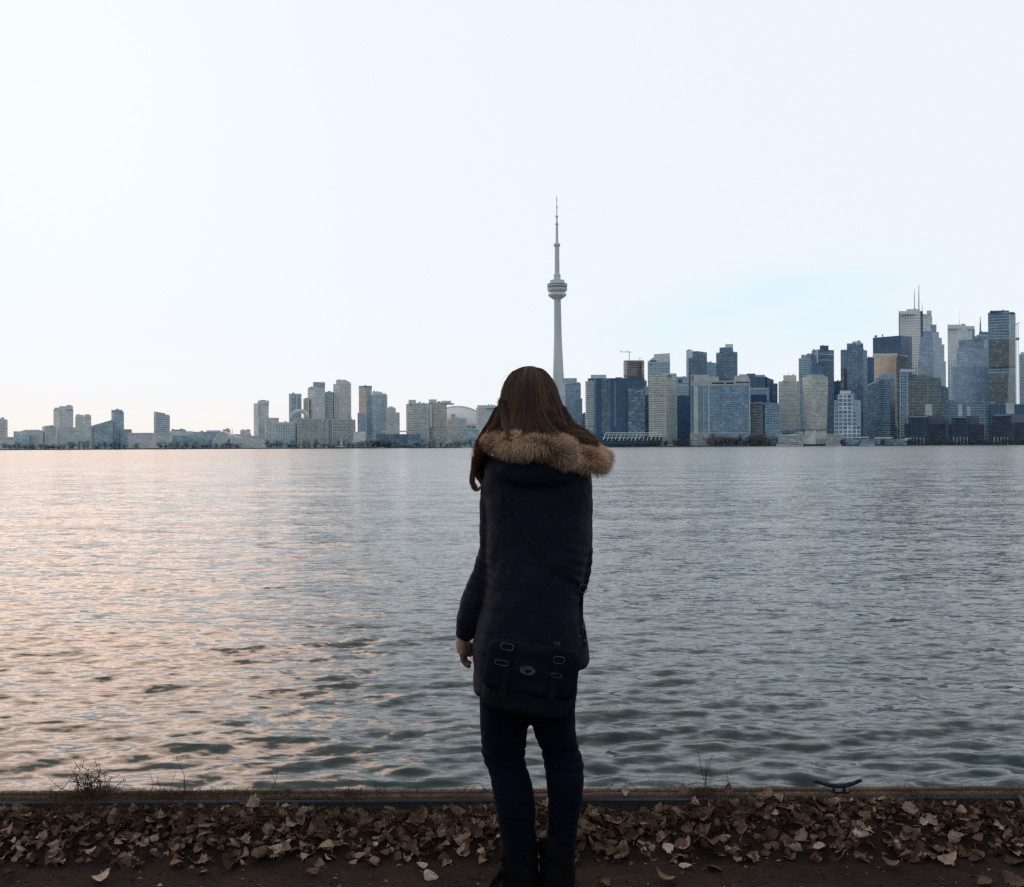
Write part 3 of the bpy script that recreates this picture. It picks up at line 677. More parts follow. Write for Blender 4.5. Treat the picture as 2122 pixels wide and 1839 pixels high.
mb=MB(); mb.add([P(1655,921,2050),P(1690,921,2050),P(1690,890,2062),P(1676,900,2055)],[(0,1,2,3)]); mb.add([P(1655,921,2050),P(1676,900,2055),P(1690,890,2062),P(1690,921,2062)],[(3,2,1,0)]); mb.obj('ramp_wall',plain((150,154,152)),e)
slabs(e,1667,1713,783,888,2066,(158,160,158),1690,4.6,.4,1.2)
T('office_block','plain near-black block low between the two dark banded towers','building',2360,'dk',1727,1750,790)
T('apartment_tower','dark blue tower with twin white vertical lines and a rounded crown','building',2250,'db',1743,1798,724,split=1779,roofs=((1756,1790,712,724.5,(84,106,130)),(1768,1786,708,713,(130,146,156)),(1778,1783,706,709,(80,94,108))),vols=(('upper_tower',1756,1789,715,None,-3,'db'),('step',1743,1750,762,None,-6,'br')),piers=((1776.5,1.4,712,815,(190,198,198)),(1781,1.4,712,830,(190,198,198))),)
T('office_block','plain dark slab left behind the peach-faced tower','building',2380,'dk',1796,1812,741)
T('apartment_tower','blue tower with a white window-frame grid stepping down to both sides','building',2080,'mb',1729,1784,830,split=None,roofs=((1741,1764,810,816,(196,204,202)),(1734,1740,819,831,(110,132,152)),(1766,1772,814,831,(110,132,152))),
  vols=(('grid_bay',1738,1767,818,None,-6,'gr'),('grid_bay',1729,1739,854,905,-5,'gr'),('grid_bay',1767,1775,854,905,-5,'gr'),('grid_bay',1766,1783,884,905,-8,'gr')),
  piers=((1738,1.3,818,None,LG),(1748,1.1,818,None,LG),(1757,1.1,818,None,LG),(1767,1.3,818,905,LG),(1729.6,1.2,854,905,LG),(1774.5,1.2,854,884,LG),(1782.5,1.2,884,905,LG)),bars=((1738,1767,817.5,819,LG),(1729,1739,853,854.4,LG),(1767,1775,853,854.4,LG),(1738,1767,835,836.2,LG)))
T('office_tower','wide near-black flat-topped tower behind the peach-faced tower','building',2620,'dk',1810,1891,697,split=1868,slope=(698,694),masts=((1829,693,698,3,(50,60,74),'roof_plant'),))
T('office_tower','peach sunlit striped tower with a grey shaded side','building',2480,'pe',1809,1882,735,split=1859,bars=((1810,1859,733,737,(200,196,190)),),piers=tuple((1809.8+i*12,1.5,736,None,(176,152,140)) for i in range(5)),vols=(('shaded_side',1860,1882,737,None,-22,'br',None,(735,741)),))  # sunlit front and shaded side are put in as wall colours
T('office_tower','tall white horizontally striped tower with two long antennas on its roof','building',2900,'wh',1864,1933,650,split=1911,roofs=((1864,1912,645,651,(222,216,210)),(1880,1908,641,646,(205,202,198)),(1922,1932,644,652,(150,158,162))),
  piers=((1865,1.8,648,None,(96,112,128)),(1911.5,4.5,645,None,(52,74,100))),sl=(656,760,(226,222,216),5.4,1.0,4.0,'floor_bands'),masts=((1895,600,646,2.4,(160,166,166)),(1904,590,646,2.8,(160,166,166)),(1911,626,648,1.4,(190,175,165))))
T('office_tower','blue-grey stepped pyramid tower in front of the white striped tower','building',2560,'mb',1903,1961,746,split=1935,
  vols=(('tier',1906,1958,711,746.5,3,'mb',1935),('tier',1910,1953,698,711.5,5,'mb',1935),('tier',1914,1947,686,698.5,7,'mb',1932),('tier',1918,1942,673,686.5,9,'mb',1930)),bars=((1918,1941,673,674,(140,156,168)),))
T('office_tower','blue glass tower with curved top and stepped left shoulder below the peach tower','building',2180,'db',1815,1858,785,split=1845,roofs=((1822,1854,776,785.5,(118,136,152)),(1830,1848,773,777,(130,146,158))),vols=(('shoulder',1798,1826,795,None,-4,'db',None,(800,785)),),piers=((1857,2.2,785,885,(170,182,184)),(1826,1.2,786,885,(96,118,140))))
T('apartment_tower','dark tower with white pinstripes and a pale cap right of the curved glass tower','building',2140,'db',1864,1884,770,roofs=((1866,1898,766,770.5,(190,198,198)),),piers=((1866,1,772,None,(150,162,170)),(1870.5,.9,772,None,(130,146,156)),(1875,.9,772,None,(120,138,150)),(1880,1.2,772,None,(150,162,170))))
T('office_tower','brown-tinted glass tower in front of the stepped pyramid tower','building',2150,'br',1882,1951,783,roofs=((1900,1935,778,783.5,(90,104,116)),(1884,1898,777,783.5,(84,108,134))),vols=(('glass_wing',1880,1900,776,None,4,'db'),('glass_wing',1938,1966,800,None,14,'db',None,(795,806))))
T('office_tower','whitish tower with a peach-rimmed top right of the narrow sky gap','building',2750,'lt',1965,2022,680,split=2003,roofs=((1965,2003,673,681,(226,212,202)),(2000,2021,676,682,(200,206,206))),vols=(('lower_bands',1965,1981,747,None,-30,'wh'),),masts=((1988,661,673,1,(190,175,165)),(1988,640,660,.5,(215,220,225))),piers=((2018,4,682,None,(96,118,142)),))
T('office_tower','dark blue tower with a curved crown and a sharp spire','building',2700,'mb',2025,2052,694,roofs=((2030,2050,688,694.5,(84,106,130)),),masts=((2031.5,655,692,3.4,(96,112,126),'spire',.15),))
T('office_tower','large stepped blue-grey tower spreading wide below the spire','building',2420,'mb',1983,2056,722,split=2046,vols=(('tier',1988,2048,703,722.5,4,'mb',2040),('tier',2020,2045,697,704,6,'mb'),('base_tier',1975,2060,760,None,-8,'mb')),bars=((1968,2060,804,805.5,(130,148,162)),),piers=((2052,4,735,792,(150,164,170)),))
T('office_tower','tall dark rounded-corner tower with a brown middle near the right edge','building',2360,'db',2049,2106,646,split=2092,roofs=((2053,2092,644,646.5,(70,90,112)),(2094,2104,647,650,(66,86,110))),vols=(('brown_band',2052,2106,702,760,-6,'br',2092),('base',2050,2104,775,None,-10,'br',2090)),piers=((2094,3,660,690,(150,162,168)),))
e=B('construction_hoist','thin lattice hoist mast clinging to the right side of the tall dark tower','crane',2340)(2109)
mb=MB(); kk=2340/F
for xx in (2106.5,2110.5): mb.tube([P(xx,900,2340),P(xx,672,2340)],.5*kk,4)
for i in range(56): mb.tube([P(2106.5,672+i*4,2340),P(2110.5,674+i*4,2340)],.35*kk,3)
mb.obj('lattice_mast',plain((165,168,166)),e); mb=MB(); mb.tube([P(2102,674,2338),P(2113,669,2338)],.7*kk,4); mb.box(tuple(P(2107,705,2338)),tuple(P(2111,700,2341)+Vector((0,2,0)))); mb.obj('cage',plain((100,110,118)),e)
T('office_tower','pale blue slab cut by the right edge of the photo','building',2500,'mb',2113,2150,734,roofs=((2116,2150,730,734.5,(170,182,186)),))
for x0,x1,tp,bx,lb in ((1882,1950,861,(1918,1932,838),'dark balconied waterfront block with one square pale roof box'),(1972,2030,862,(1986,2012,838),'dark balconied waterfront block with a double pale roof box'),(2056,2122,858,(2085,2102,836),'dark balconied waterfront block at the far right with a stepped roof')):
    T('waterfront_block',lb,'building',2035,'blk',x0,x1,tp,split=x1-26,sl=(tp+1,905,(64,84,106),5.0,1.0,.8),
      roofs=((bx[0],bx[0]+(8 if bx[1]-bx[0]>20 else bx[1]-bx[0]),bx[2],tp+.5,(150,156,158)),)+(((bx[1]-8,bx[1],bx[2]+4,tp+.5,(140,146,150)),) if bx[1]-bx[0]>20 else ()),
      bars=((x0+2,x1-28,tp+2,tp+4,(120,136,148)),),vols=(('lower_wing',x0-8,x1+10,tp+18,None,12,'blk'),),piers=tuple((x0+4+i*7,1.6,906,None,(130,138,142)) for i in range(5)))
T('office_block','dark glass block filling the gap behind the first two balconied waterfront blocks','building',2240,'db',1948,2062,832,slope=(828,842))
T('office_block','dark blue stepped block behind the far-right balconied waterfront block','building',2230,'dk',2052,2150,838,roofs=((2085,2100,835,838.5,(110,124,134)),))
T('low_building','low white-roofed ferry terminal in front of the curved glass tower','building',2025,'bb',1752,1880,910,bars=((1760,1800,905.5,908,(170,180,182)),(1812,1850,906,909,(150,164,170)),(1875,1888,908,914,(170,176,174))),vols=(('hall',1812,1846,906,None,4,'hzl'),))
T('low_building','low pale quay hall under the round concrete tower','building',2030,'con',1612,1660,899,slope=(903,898),bars=((1614,1656,902,904,(170,172,168)),),vols=(('hall',1655,1665,895,None,8,'con'),('annex',1712,1745,899,None,3,'con')))
T('low_building','long dim low block behind the pale quay hall','building',2100,'bb',1590,1740,890)
# slanted frame pavilion
e=B('framed_pavilion','slanted white-framed pavilion at the foot of the dark blue slab','building',2030)(1300); YP=2030
mb=MB(); mb.box(tuple(P(1240,921,YP+8)),(P(1372,921,YP+8).x,YP+40,P(1300,906,YP).z)); mb.obj('wall',plain((56,72,88)),e)
mb=MB()
for i in range(15): xx=1250+i*8.2; mb.tube([P(xx,912+ (2 if i%3 else 0),YP),P(xx+5,897.5,YP+6)],.75 if i%4 else 1.3,4)
for yy_,x_a,x_b in ((897.5,1255,1362),(902,1253,1364),(908,1249,1330)): mb.tube([P(x_a,yy_,YP+3),P(x_b,yy_,YP+3)],.8,4)
mb.obj('frame',plain((158,176,188)),e)

# ---- shore trees
def tree_mesh(seed, bare):
    r_=np.random.default_rng(seed); mb=MB()
    mb.tube([(0,0,0),(.2,0,3),(0,.2,5.5)],[.35,.25,.12],6)
    for i in range(7):
        a_=r_.uniform(0,6.28); mb.tube([(0,0,r_.uniform(2,4.5)),(math.cos(a_)*2,math.sin(a_)*2,r_.uniform(5,7.5))],[.14,.05],4)
    tv=list(mb.v),list(mb.f)
    cb=MB(); nb=9
    bl=[(r_.normal(0,1.7),r_.normal(0,1.7),r_.uniform(1.6,7.4),r_.uniform(1.2,2.2)) for _ in range(nb+3)]
    for bx_,by_,bz_,br_ in bl:
        for _ in range(60 if bare else 100):
            d=r_.normal(size=3); d/=np.linalg.norm(d); p=np.array((bx_,by_,bz_))+d*br_*r_.uniform(.55,1.05); s_=r_.uniform(.22,.5)
            u=r_.normal(size=3); u/=np.linalg.norm(u); w_=np.cross(u,d); 
            cb.add([p+u*s_,p+w_*s_,p-u*s_],[(0,1,2)])
    return tv,(cb.v,cb.f)
trunk_m=simple('bark',(.04,.035,.03),(.07,.06,.05),scale=3); 
fol=[simple('foliage_dark',alb((66,76,88),.8),alb((92,98,100),1),scale=.4,rough=.9),simple('foliage_brown',alb((88,86,88),.8),alb((110,106,104),1),scale=.4,rough=.9),simple('foliage_hazy',alb((92,112,124),.9),alb((124,136,140),1),scale=.4,rough=.9)]
tm=[]
for i in range(3):
    (tv,tf),(cv,cf)=tree_mesh(40+i,i==1)
    tm.append((tv,tf,cv,cf))
tmesh={}
def shore_tree(px,Y,h,wd,kind,form,label):
    p=P(px,921,Y); e_=empty('shore_tree',(p.x,Y,LANDZ)); e_.scale=(wd/7.5,wd/7.5,h/8.5); e_.rotation_euler=(0,0,random.uniform(0,6.28))
    tag(e_,label,'tree','trees along the far shore')
    for part,vi,m_ in (('trunk',0,trunk_m),('crown',2,fol[kind])):
        key=(part,form,kind)
        if key not in tmesh:
            o=mesh_obj(part,tm[form][vi],tm[form][vi+1],m_); tmesh[key]=o.data; o.parent=e_
        else:
            o=bpy.data.objects.new(part,tmesh[key]); COL.objects.link(o); o.parent=e_
lab={0:'dark bushy tree on the far shore in front of the right-hand towers',1:'bare brownish tree on the far shore below the hotel',2:'hazy grey-green tree on the far shore below the left-hand towers'}
for px in np.arange(8,985,10.5):
    if 500<px<552 and random.random()<.8 or 266<px<330 and random.random()<.7: continue
    shore_tree(px+random.uniform(-4,4),2030+random.uniform(0,25),random.uniform(8,20),random.uniform(12,20),2,random.randrange(3),lab[2])
for px in (776,786,796,806,1240,1350,1365,1380,1398,1412,1425): shore_tree(px,2022+random.uniform(0,8),random.uniform(12,18),18,0,random.randrange(3),lab[0])
for px in np.arange(1470,1600,7): shore_tree(px,2016+random.uniform(0,12),random.uniform(15,27),17,1,random.randrange(3),lab[1])
for px in list(np.arange(1885,2120,13))+[1270,1295,1320,1745,1790,1830]: shore_tree(px,2016+random.uniform(0,8),random.uniform(8,14),14,0,random.randrange(3),lab[0])

# ---- boats
def boat(label,x0,x1,top,Y,decks=2,name='ferry_boat'):
    e_=B(name,label,'boat',Y)((x0+x1)/2); k=Y/F; a=P(x0,921,Y).x; b_=P(x1,921,Y).x; L=b_-a; H=(921-top)*k; z0=WATER_Z
    mb=MB(); W_=L*.14+2
    rg=[]
    for t_,wf in ((0,.6),(.08,.95),(.5,1),(.8,.8),(.95,.35),(1,.05)):
        x=a+L*t_; hh=H*.32*(1+.25*max(0,t_-.7)); rg.append([(x,Y-W_*wf/2*.7,z0-.5),(x,Y+W_*wf/2*.7,z0-.5),(x,Y+W_*wf/2,z0+hh),(x,Y-W_*wf/2,z0+hh)])
    mb.rings(rg,4); mb.obj('hull',plain((205,208,206)),e_)
    for d in range(decks):
        i0=.1+.1*d; i1=.85-.17*d; zz=z0+H*.32+d*H*.3
        mb=MB(); mb.box((a+L*i0,Y-W_*.4,zz),(a+L*i1,Y+W_*.4,zz+H*.18)); mb.obj('window_band',plain((70,86,104)),e_)
        mb=MB(); mb.box((a+L*(i0-.03),Y-W_*.45,zz+H*.18),(a+L*(i1+.03),Y+W_*.45,zz+H*.29)); mb.obj('deck',plain((214,216,212)),e_)
    mb=MB(); mb.tube([(a+L*.4,Y,z0+H*.9),(a+L*.4,Y,z0+H*1.25)],.25,5); mb.obj('mast',plain((180,184,184)),e_)
boat('white passenger boat moored below the concrete tower with the peach penthouse',1609,1632,909,1990)
boat('low two-deck boat with dark windows right of the white passenger boat',1633,1664,911,1992)
boat('bright white ferry moored at the foot of the round pale tower',1712,1743,911,1988,1)
boat('white ferry with a bright bow below the white-gridded tower',1782,1812,912,1990,2)
boat('small white motor boat on the left shore below the narrow blue tower',194,216,922,1985,1,'motor_boat')
boat('small white motor boat by the shore left of the dark hair',958,975,916,1985,1,'motor_boat')
boat('small white motor boat by the shore below the peach-panelled tower',782,797,918,1985,1,'motor_boat')
e=B('sailing_boat','small white sailing boat near the shore below the stepped grey block','boat',1984)(707)
mb=MB(); a=P(701,925,1984); mb.rings([[(a.x+12*t_,1984-w_,a.z-2),(a.x+12*t_,1984+w_,a.z-2),(a.x+12*t_,1984+w_*1.3,a.z+.8),(a.x+12*t_,1984-w_*1.3,a.z+.8)] for t_,w_ in ((0,.8),(.5,1.3),(1,.1))],4); mb.obj('hull',plain((206,208,206)),e)
mb=MB(); mb.add([P(705,922,1984),P(711,922,1984),P(705.5,903,1984),P(705,922,1984.3),P(711,922,1984.3),P(705.5,903,1984.3)],[(0,1,2),(5,4,3)]); mb.obj('sail',plain((200,206,204)),e)

# ================================================================== the woman
YP_ = 3.16; KP = YP_ / F
def L(px, py, dy=0.0):
    p = P(px, py, YP_); return Vector((p.x, YP_ + dy, p.z))

def remesh(o, voxel, smooth=2):
    m = o.modifiers.new('r', 'REMESH'); m.mode = 'VOXEL'; m.voxel_size = voxel
    if smooth:
        s_ = o.modifiers.new('s', 'SMOOTH'); s_.iterations = smooth; s_.factor = .5
    dg = bpy.context.evaluated_depsgraph_get(); dg.update()
    me = bpy.data.meshes.new_from_object(o.evaluated_get(dg))
    o.modifiers.clear(); old = o.data; mats = list(old.materials); o.data = me
    me.materials.clear()
    for m_ in mats: me.materials.append(m_)
    me.polygons.foreach_set('use_smooth', np.ones(len(me.polygons), dtype=bool))
    return o
def get_co(o):
    v = np.empty(len(o.data.vertices)*3, dtype=np.float32); o.data.vertices.foreach_get('co', v); return v.reshape(-1, 3)
def get_no(o):
    v = np.empty(len(o.data.vertices)*3, dtype=np.float32); o.data.vertices.foreach_get('normal', v); return v.reshape(-1, 3)
def set_co(o, v):
    o.data.vertices.foreach_set('co', v.astype(np.float32).ravel()); o.data.update()

def slab_rings(mb, rows, n=36, ex=2.4):
    """rows: (left px, left py, right px, right py, front depth, back depth, dy centre)"""
    rg = []
    for lx, ly, rx, ry, df, db, dy in rows:
        a = L(lx, ly, dy); b_ = L(rx, ry, dy); c_ = (a + b_)/2; h = (b_ - a)/2; ring = []
        for k in range(n):
            t = 2*math.pi*k/n; cs, sn = math.cos(t), math.sin(t)
            x = math.copysign(abs(cs)**(2/ex), cs); y = math.copysign(abs(sn)**(2/ex), sn)
            p = c_ + h*x; ring.append((p.x, p.y + y*(df if y > 0 else db), p.z))
        rg.append(ring)
    mb.rings(rg, n)

def limb(mb, pts, n=18, flat=1.0):
    """pts: (px,py,dy,rpx) with rounded ends"""
    P_ = [L(a, b_, c_) for a, b_, c_, _ in pts]; r_ = [d*KP for *_, d in pts]
    # catmull-rom resample
    out = []; rr = []
    for i in range(len(P_)-1):
        p0, p1, p2, p3 = P_[max(i-1,0)], P_[i], P_[i+1], P_[min(i+2,len(P_)-1)]
        for s in range(4):
            t = s/4
            out.append(.5*((2*p1)+(p2-p0)*t+(2*p0-5*p1+4*p2-p3)*t*t+(3*p1-p0-3*p2+p3)*t**3)); rr.append(r_[i]*(1-t)+r_[i+1]*t)
    out.append(P_[-1]); rr.append(r_[-1])
    d0 = (out[0]-out[1]).normalized(); d1 = (out[-1]-out[-2]).normalized()
    out = [out[0]+d0*rr[0]*.9, out[0]+d0*rr[0]*.6] + out + [out[-1]+d1*rr[-1]*.6, out[-1]+d1*rr[-1]*.9]
    rr = [rr[0]*.4, rr[0]*.8] + rr + [rr[-1]*.8, rr[-1]*.4]
    mb.tube(out, rr, n, flat=flat)

person = empty('person', L(1105, 1869)); person.location.z = 0
tag(person, 'woman seen from behind in a dark fur-trimmed winter coat, jeans and black boots', 'person')

# ---- cloth materials
def cloth(name, c1, c2, rough=.75, bump=.35, bscale=700, sheen=.0, wr=28, wd=.006):
    m, nt, b = new_mat(name)
    tc = N(nt, 'ShaderNodeTexCoord')
    n1 = N(nt, 'ShaderNodeTexNoise', i_Scale=9.0, i_Detail=6.0); n2 = N(nt, 'ShaderNodeTexNoise', i_Scale=float(bscale), i_Detail=2.0); n3 = N(nt, 'ShaderNodeTexNoise', i_Scale=float(wr), i_Detail=4.0, i_Distortion=.6)
    for n_ in (n1, n2, n3): nt.links.new(tc.outputs['Object'], n_.inputs['Vector'])
    nt.links.new(mix_c(nt, n1.outputs['Fac'], c1, c2), b.inputs['Base Color'])
    b.inputs['Roughness'].default_value = rough; b.inputs['Specular IOR Level'].default_value = .12
    b1 = N(nt, 'ShaderNodeBump', i_Strength=.5, i_Distance=wd); nt.links.new(n3.outputs['Fac'], b1.inputs['Height'])
    b2 = N(nt, 'ShaderNodeBump', i_Strength=bump, i_Distance=.0008); nt.links.new(n2.outputs['Fac'], b2.inputs['Height']); nt.links.new(b1.outputs[0], b2.inputs['Normal'])
    nt.links.new(b2.outputs[0], b.inputs['Normal'])
    if sheen: b.inputs['Sheen Weight'].default_value = sheen
    return m
coat_m = cloth('coat_fabric', (.0062, .0078, .0170), (.0110, .0132, .0265), rough=.7, sheen=.015)
jean_m = cloth('denim', (.0020, .0032, .010), (.0035, .0055, .016), rough=.9, wr=40)
boot_m = cloth('boot_leather', (.0025, .0025, .0035), (.005, .005, .006), rough=.6, bump=.1)
bag_m = cloth('bag_leather', (.0038, .0046, .0095), (.0065, .0078, .015), rough=.62, bump=.2, bscale=300)
metal_m = simple('dull_metal', (.07, .075, .08), (.16, .165, .17), scale=40, rough=.4, metal=.8)
skin_m, nt, b = new_mat('skin')
tc = N(nt, 'ShaderNodeTexCoord'); n1 = N(nt, 'ShaderNodeTexNoise', i_Scale=35.0, i_Detail=5.0); nt.links.new(tc.outputs['Object'], n1.inputs['Vector'])
nt.links.new(mix_c(nt, n1.outputs['Fac'], (.20, .105, .066), (.27, .15, .098)), b.inputs['Base Color']); b.inputs['Roughness'].default_value = .55
b.inputs['Subsurface Weight'].default_value = .08; b.inputs['Subsurface Radius'].default_value = (.01, .004, .002)

# ---- body (one continuous skin)
mb = MB()
mb.ball(L(1098, 832, .01), (.073, .094, .112), 24, 18)          # cranium
mb.ball(L(1098, 868, .05), (.055, .055, .066), 18, 12)          # jaw
mb.tube([L(1098, 845, .105), L(1098, 858, .122), L(1098, 862, .105)], [.006, .012, .009], 8)   # nose
mb.ball(L(1098, 880, .098), (.022, .010, .007), 12, 8)          # lips
for s_ in (-1, 1):
    mb.ball(L(1098 + s_*49, 848, .015), (.008, .018, .030), 10, 8)   # ears
    mb.ball(L(1098 + s_*20, 845, .094), (.013, .010, .008), 10, 8)   # eyelids
limb(mb, [(1100, 880, .0, 36), (1104, 925, -.01, 36), (1106, 955, -.01, 44)])
slab_rings(mb, [(1060,950,1155,955,.05,.05,0),(1030,975,1200,985,.08,.07,0),(1025,1020,1205,1025,.09,.08,0),(1035,1150,1185,1150,.08,.08,0),(1040,1220,1180,1220,.08,.08,0),(1015,1320,1190,1320,.09,.10,0),(1010,1400,1190,1400,.09,.10,0),(1030,1440,1170,1440,.07,.08,0)], 28, 2.1)
for xs in ([(1045,1400,1046,1560,1056,1640,1062,1730,1070,1830)], [(1146,1400,1162,1560,1171,1640,1164,1730,1155,1830)]):
    a_, y0, b_x, y1, c_x, y2, d_x, y3, e_x, y4 = xs[0]
    limb(mb, [(a_, y0, 0, 38), (b_x, y1, .0, 26), (c_x, y2, -.01, 24), (d_x, y3, 0, 20), (e_x, y4, 0, 18)])
    limb(mb, [(e_x, y4, .0, 18), (e_x, 1853, .04, 17), (e_x, 1857, .13, 12)])
limb(mb, [(1035, 985, 0, 17), (1024, 1080, 0, 15), (1018, 1170, 0, 14), (985, 1245, .02, 15), (962, 1312, .04, 12.5), (957, 1333, .045, 12)])
limb(mb, [(1193, 990, 0, 17), (1192, 1080, 0, 15), (1192, 1180, 0, 14), (1180, 1232, .10, 13), (1150, 1240, .2, 13)])
# left hand: seen from its outer edge, palm in, fingers gently curled down-right
def dig(pts, r0, r1):
    n_ = len(pts); P_ = [L(*p) for p in pts]
    mb.tube([P_[0] + (P_[0]-P_[1])*.2] + P_ + [P_[-1] + (P_[-1]-P_[-2]).normalized()*r1*.6], [r0] + [r0+(r1-r0)*i/(n_-1) for i in range(n_)] + [r1*.55], 10)
mb.rings([[tuple(L(cx + w_*math.cos(t_), cy, .045 + dd*math.sin(t_))) for t_ in np.linspace(0, 2*math.pi, 16, endpoint=False)]
          for cx, cy, w_, dd in ((957,1326,10.5,.020),(956,1333,12.5,.026),(957,1342,14,.033),(958,1352,13.5,.036),(960,1361,11.5,.034),(962,1367,8,.028))], 16)
for j, (dy, ln) in enumerate(((.014, .92), (.034, 1.05), (.055, 1.1), (.075, .98))):     # little..index, nearest to the camera first
    j_ = 1.0 if j else .9
    dig([(956+j*.8, 1357, dy), (957.5+j*.6, 1357+15*ln, dy+.002), (963+j*.5, 1357+25*ln, dy+.003), (971+j*.6, 1357+29*ln, dy+.002)], .0084*j_, .0066*j_)
dig([(963, 1338, .07), (972, 1348, .083), (974, 1360, .082), (972, 1370, .078)], .0098, .0078)     # thumb leaves the side of the palm
mb.ball(L(1145, 1241, .235), (.035, .035, .025), 12, 10)
for j in range(5):
    dig([(1142-j*1, 1234+j*5, .25), (1132, 1236+j*5, .275), (1124, 1240+j*5, .27)], .0085, .007)
body = mb.obj('body', skin_m, person); remesh(body, .0034, 2)
# ring
mb = MB(); c0 = L(957.8, 1367, .035); 
for k in range(20):
    pass
mb.tube([c0 + Vector((math.cos(t_)*.0098, math.sin(t_)*.0098, .0012*math.sin(t_))) for t_ in np.linspace(0, 2*math.pi, 21)], .0014, 6)
mb.obj('finger_ring', simple('silver', (.6,.58,.54), (.8,.78,.74), rough=.25, metal=1.0), person, smooth=True)

# ---- coat
mb = MB()
slab_rings(mb, [(1066,922,1150,926,.06,.06,0),(1040,936,1185,946,.09,.08,0),(1014,953,1214,966,.10,.10,0),(1004,975,1226,988,.11,.115,0),(1003,1010,1226,1015,.12,.12,0),
    (1006,1060,1222,1060,.125,.12,0),(1006,1110,1222,1110,.125,.125,0),(1005,1160,1218,1160,.125,.13,0),(1003,1210,1208,1210,.125,.135,0),(999,1255,1203,1252,.13,.14,0),
    (990,1298,1210,1290,.135,.145,0),(980,1338,1215,1322,.14,.148,0),(983,1385,1218,1345,.145,.150,0),(981,1412,1219,1358,.147,.152,0),(980,1429,1219.5,1366,.147,.152,0),(984,1436,1210,1372,.140,.145,0),(1000,1436,1197,1378,.12,.125,0)], 44, 2.5)
limb(mb, [(1028,968,.0,22),(1021,1010,.0,24),(1016,1080,.0,24),(1015,1140,.0,24.5),(1007,1180,.0,25.5),(994,1222,.01,28.5),(982,1258,.02,31),(973,1290,.03,30),(964,1312,.04,22)])
limb(mb, [(1203,985,.0,24),(1203,1040,.0,24.5),(1202,1110,.0,25),(1202,1160,.0,24.5),(1198,1205,.03,22),(1188,1240,.10,20),(1165,1252,.19,19),(1148,1252,.23,18)])
mb.ball(L(1002, 958, .05), (.030, .05, .045), 16, 12)
limb(mb, [(997,968,.06,20),(996,985,.06,16)])
mb.ball(L(1112, 975, -.112), (.125, .030, .055), 24, 16)                 # the hood hanging down under the fur
coat = mb.obj('coat', coat_m, person); remesh(coat, .0048, 5)
co = get_co(coat); no = get_no(coat); wc = co + np.array(person.location)*0
x, y, z_ = wc[:,0], wc[:,1], wc[:,2]
quilt = np.abs(np.sin(np.pi*(z_ + .018*hash_noise(x*9, z_*3) )/.066))**.55
side = np.clip((np.abs(x - .066) - .05)/.09, 0, 1)
low = np.clip((z_ - .62)/.08, 0, 1)
d = (quilt-.6)*.0017*(.2+.8*side)*(.6+.8*hash_noise(x*6, y*6, z_*2.2, seed=90))*(.35+.65*low) + .0105*fbm(x*9, y*9, z_*8, o=5, seed=21) + .0032*fbm(x*24, y*24, z_*13, o=3, seed=22)
# crumple at the elbows
for ex_, ez in ((L(1008,1190).x, L(1008,1190).z), (L(1203,1175).x, L(1203,1175).z)):
    g_ = np.exp(-((x-ex_)**2/.0035 + (z_-ez)**2/.010)); d += g_*.0013*np.sin((z_*1.0 + .35*x)*2*np.pi/.030 + 3*hash_noise(x*12, y*12, z_*6))
# back seams
for sx in (-.036, .065, .150):
    d -= .002*np.exp(-((x - (sx + .02*np.sin(z_*2)))/.0022)**2)*(y < YP_-.05)*(z_ < 1.30)*(z_ > .8)
co += no*d[:, None]; set_co(coat, co)

# ---- jeans
mb = MB()
def leg_rows(rows, dys, bk=1.0):
    slab_rings(mb, [(a_, py, b_, py, (b_-a_)*KP*.52, (b_-a_)*KP*.52*bk, dy) for (py, a_, b_), dy in zip(rows, dys)], 28, 2.15)
leg_rows([(1385,994,1102),(1435,992.5,1101),(1480,994,1099),(1510,996,1095),(1530,997,1092),(1560,999,1087),(1578,1004,1088),(1600,1013,1095),(1640,1022,1106),(1680,1028,1110),(1725,1036,1110),(1770,1042,1108),(1805,1045,1107)], [0,0,0,0,.0,.01,.005,-.005,-.015,-.015,-.005,0,0])
leg_rows([(1385,1096,1196),(1435,1096,1194.5),(1480,1098,1193),(1510,1103,1193.5),(1530,1109,1196),(1560,1124,1203),(1585,1129,1208),(1610,1132,1210),(1650,1135,1207),(1680,1135,1202),(1725,1133,1195),(1770,1128,1190),(1805,1126,1187)], [0,0,0,0,0,.01,.005,-.01,-.018,-.015,-.005,0,0])
slab_rings(mb, [(1004,1330,1196,1330,.11,.12,0),(998,1385,1197,1385,.115,.125,0),(994,1435,1195,1435,.10,.12,0),(997,1470,1192,1470,.085,.10,0),(1010,1488,1180,1488,.06,.07,0)], 36, 2.4)
jeans = mb.obj('jeans', jean_m, person); remesh(jeans, .0045, 4)
co = get_co(jeans); no = get_no(jeans); x, y, z_ = co[:,0], co[:,1], co[:,2]
kz = L(0,1572).z
d = .0065*fbm(x*12, y*12, z_*16, o=4, seed=51)
for zz, am, wl in ((kz, .0022, .031), (L(0,1705).z, .0014, .023), (L(0,1790).z, .002, .02)):
    d += am*np.exp(-((z_-zz)/.055)**2)*np.sin((z_ + .3*hash_noise(x*9, y*9)*.06 + .22*(x % .12))*2*np.pi/wl)
co += no*d[:, None]; set_co(jeans, co)

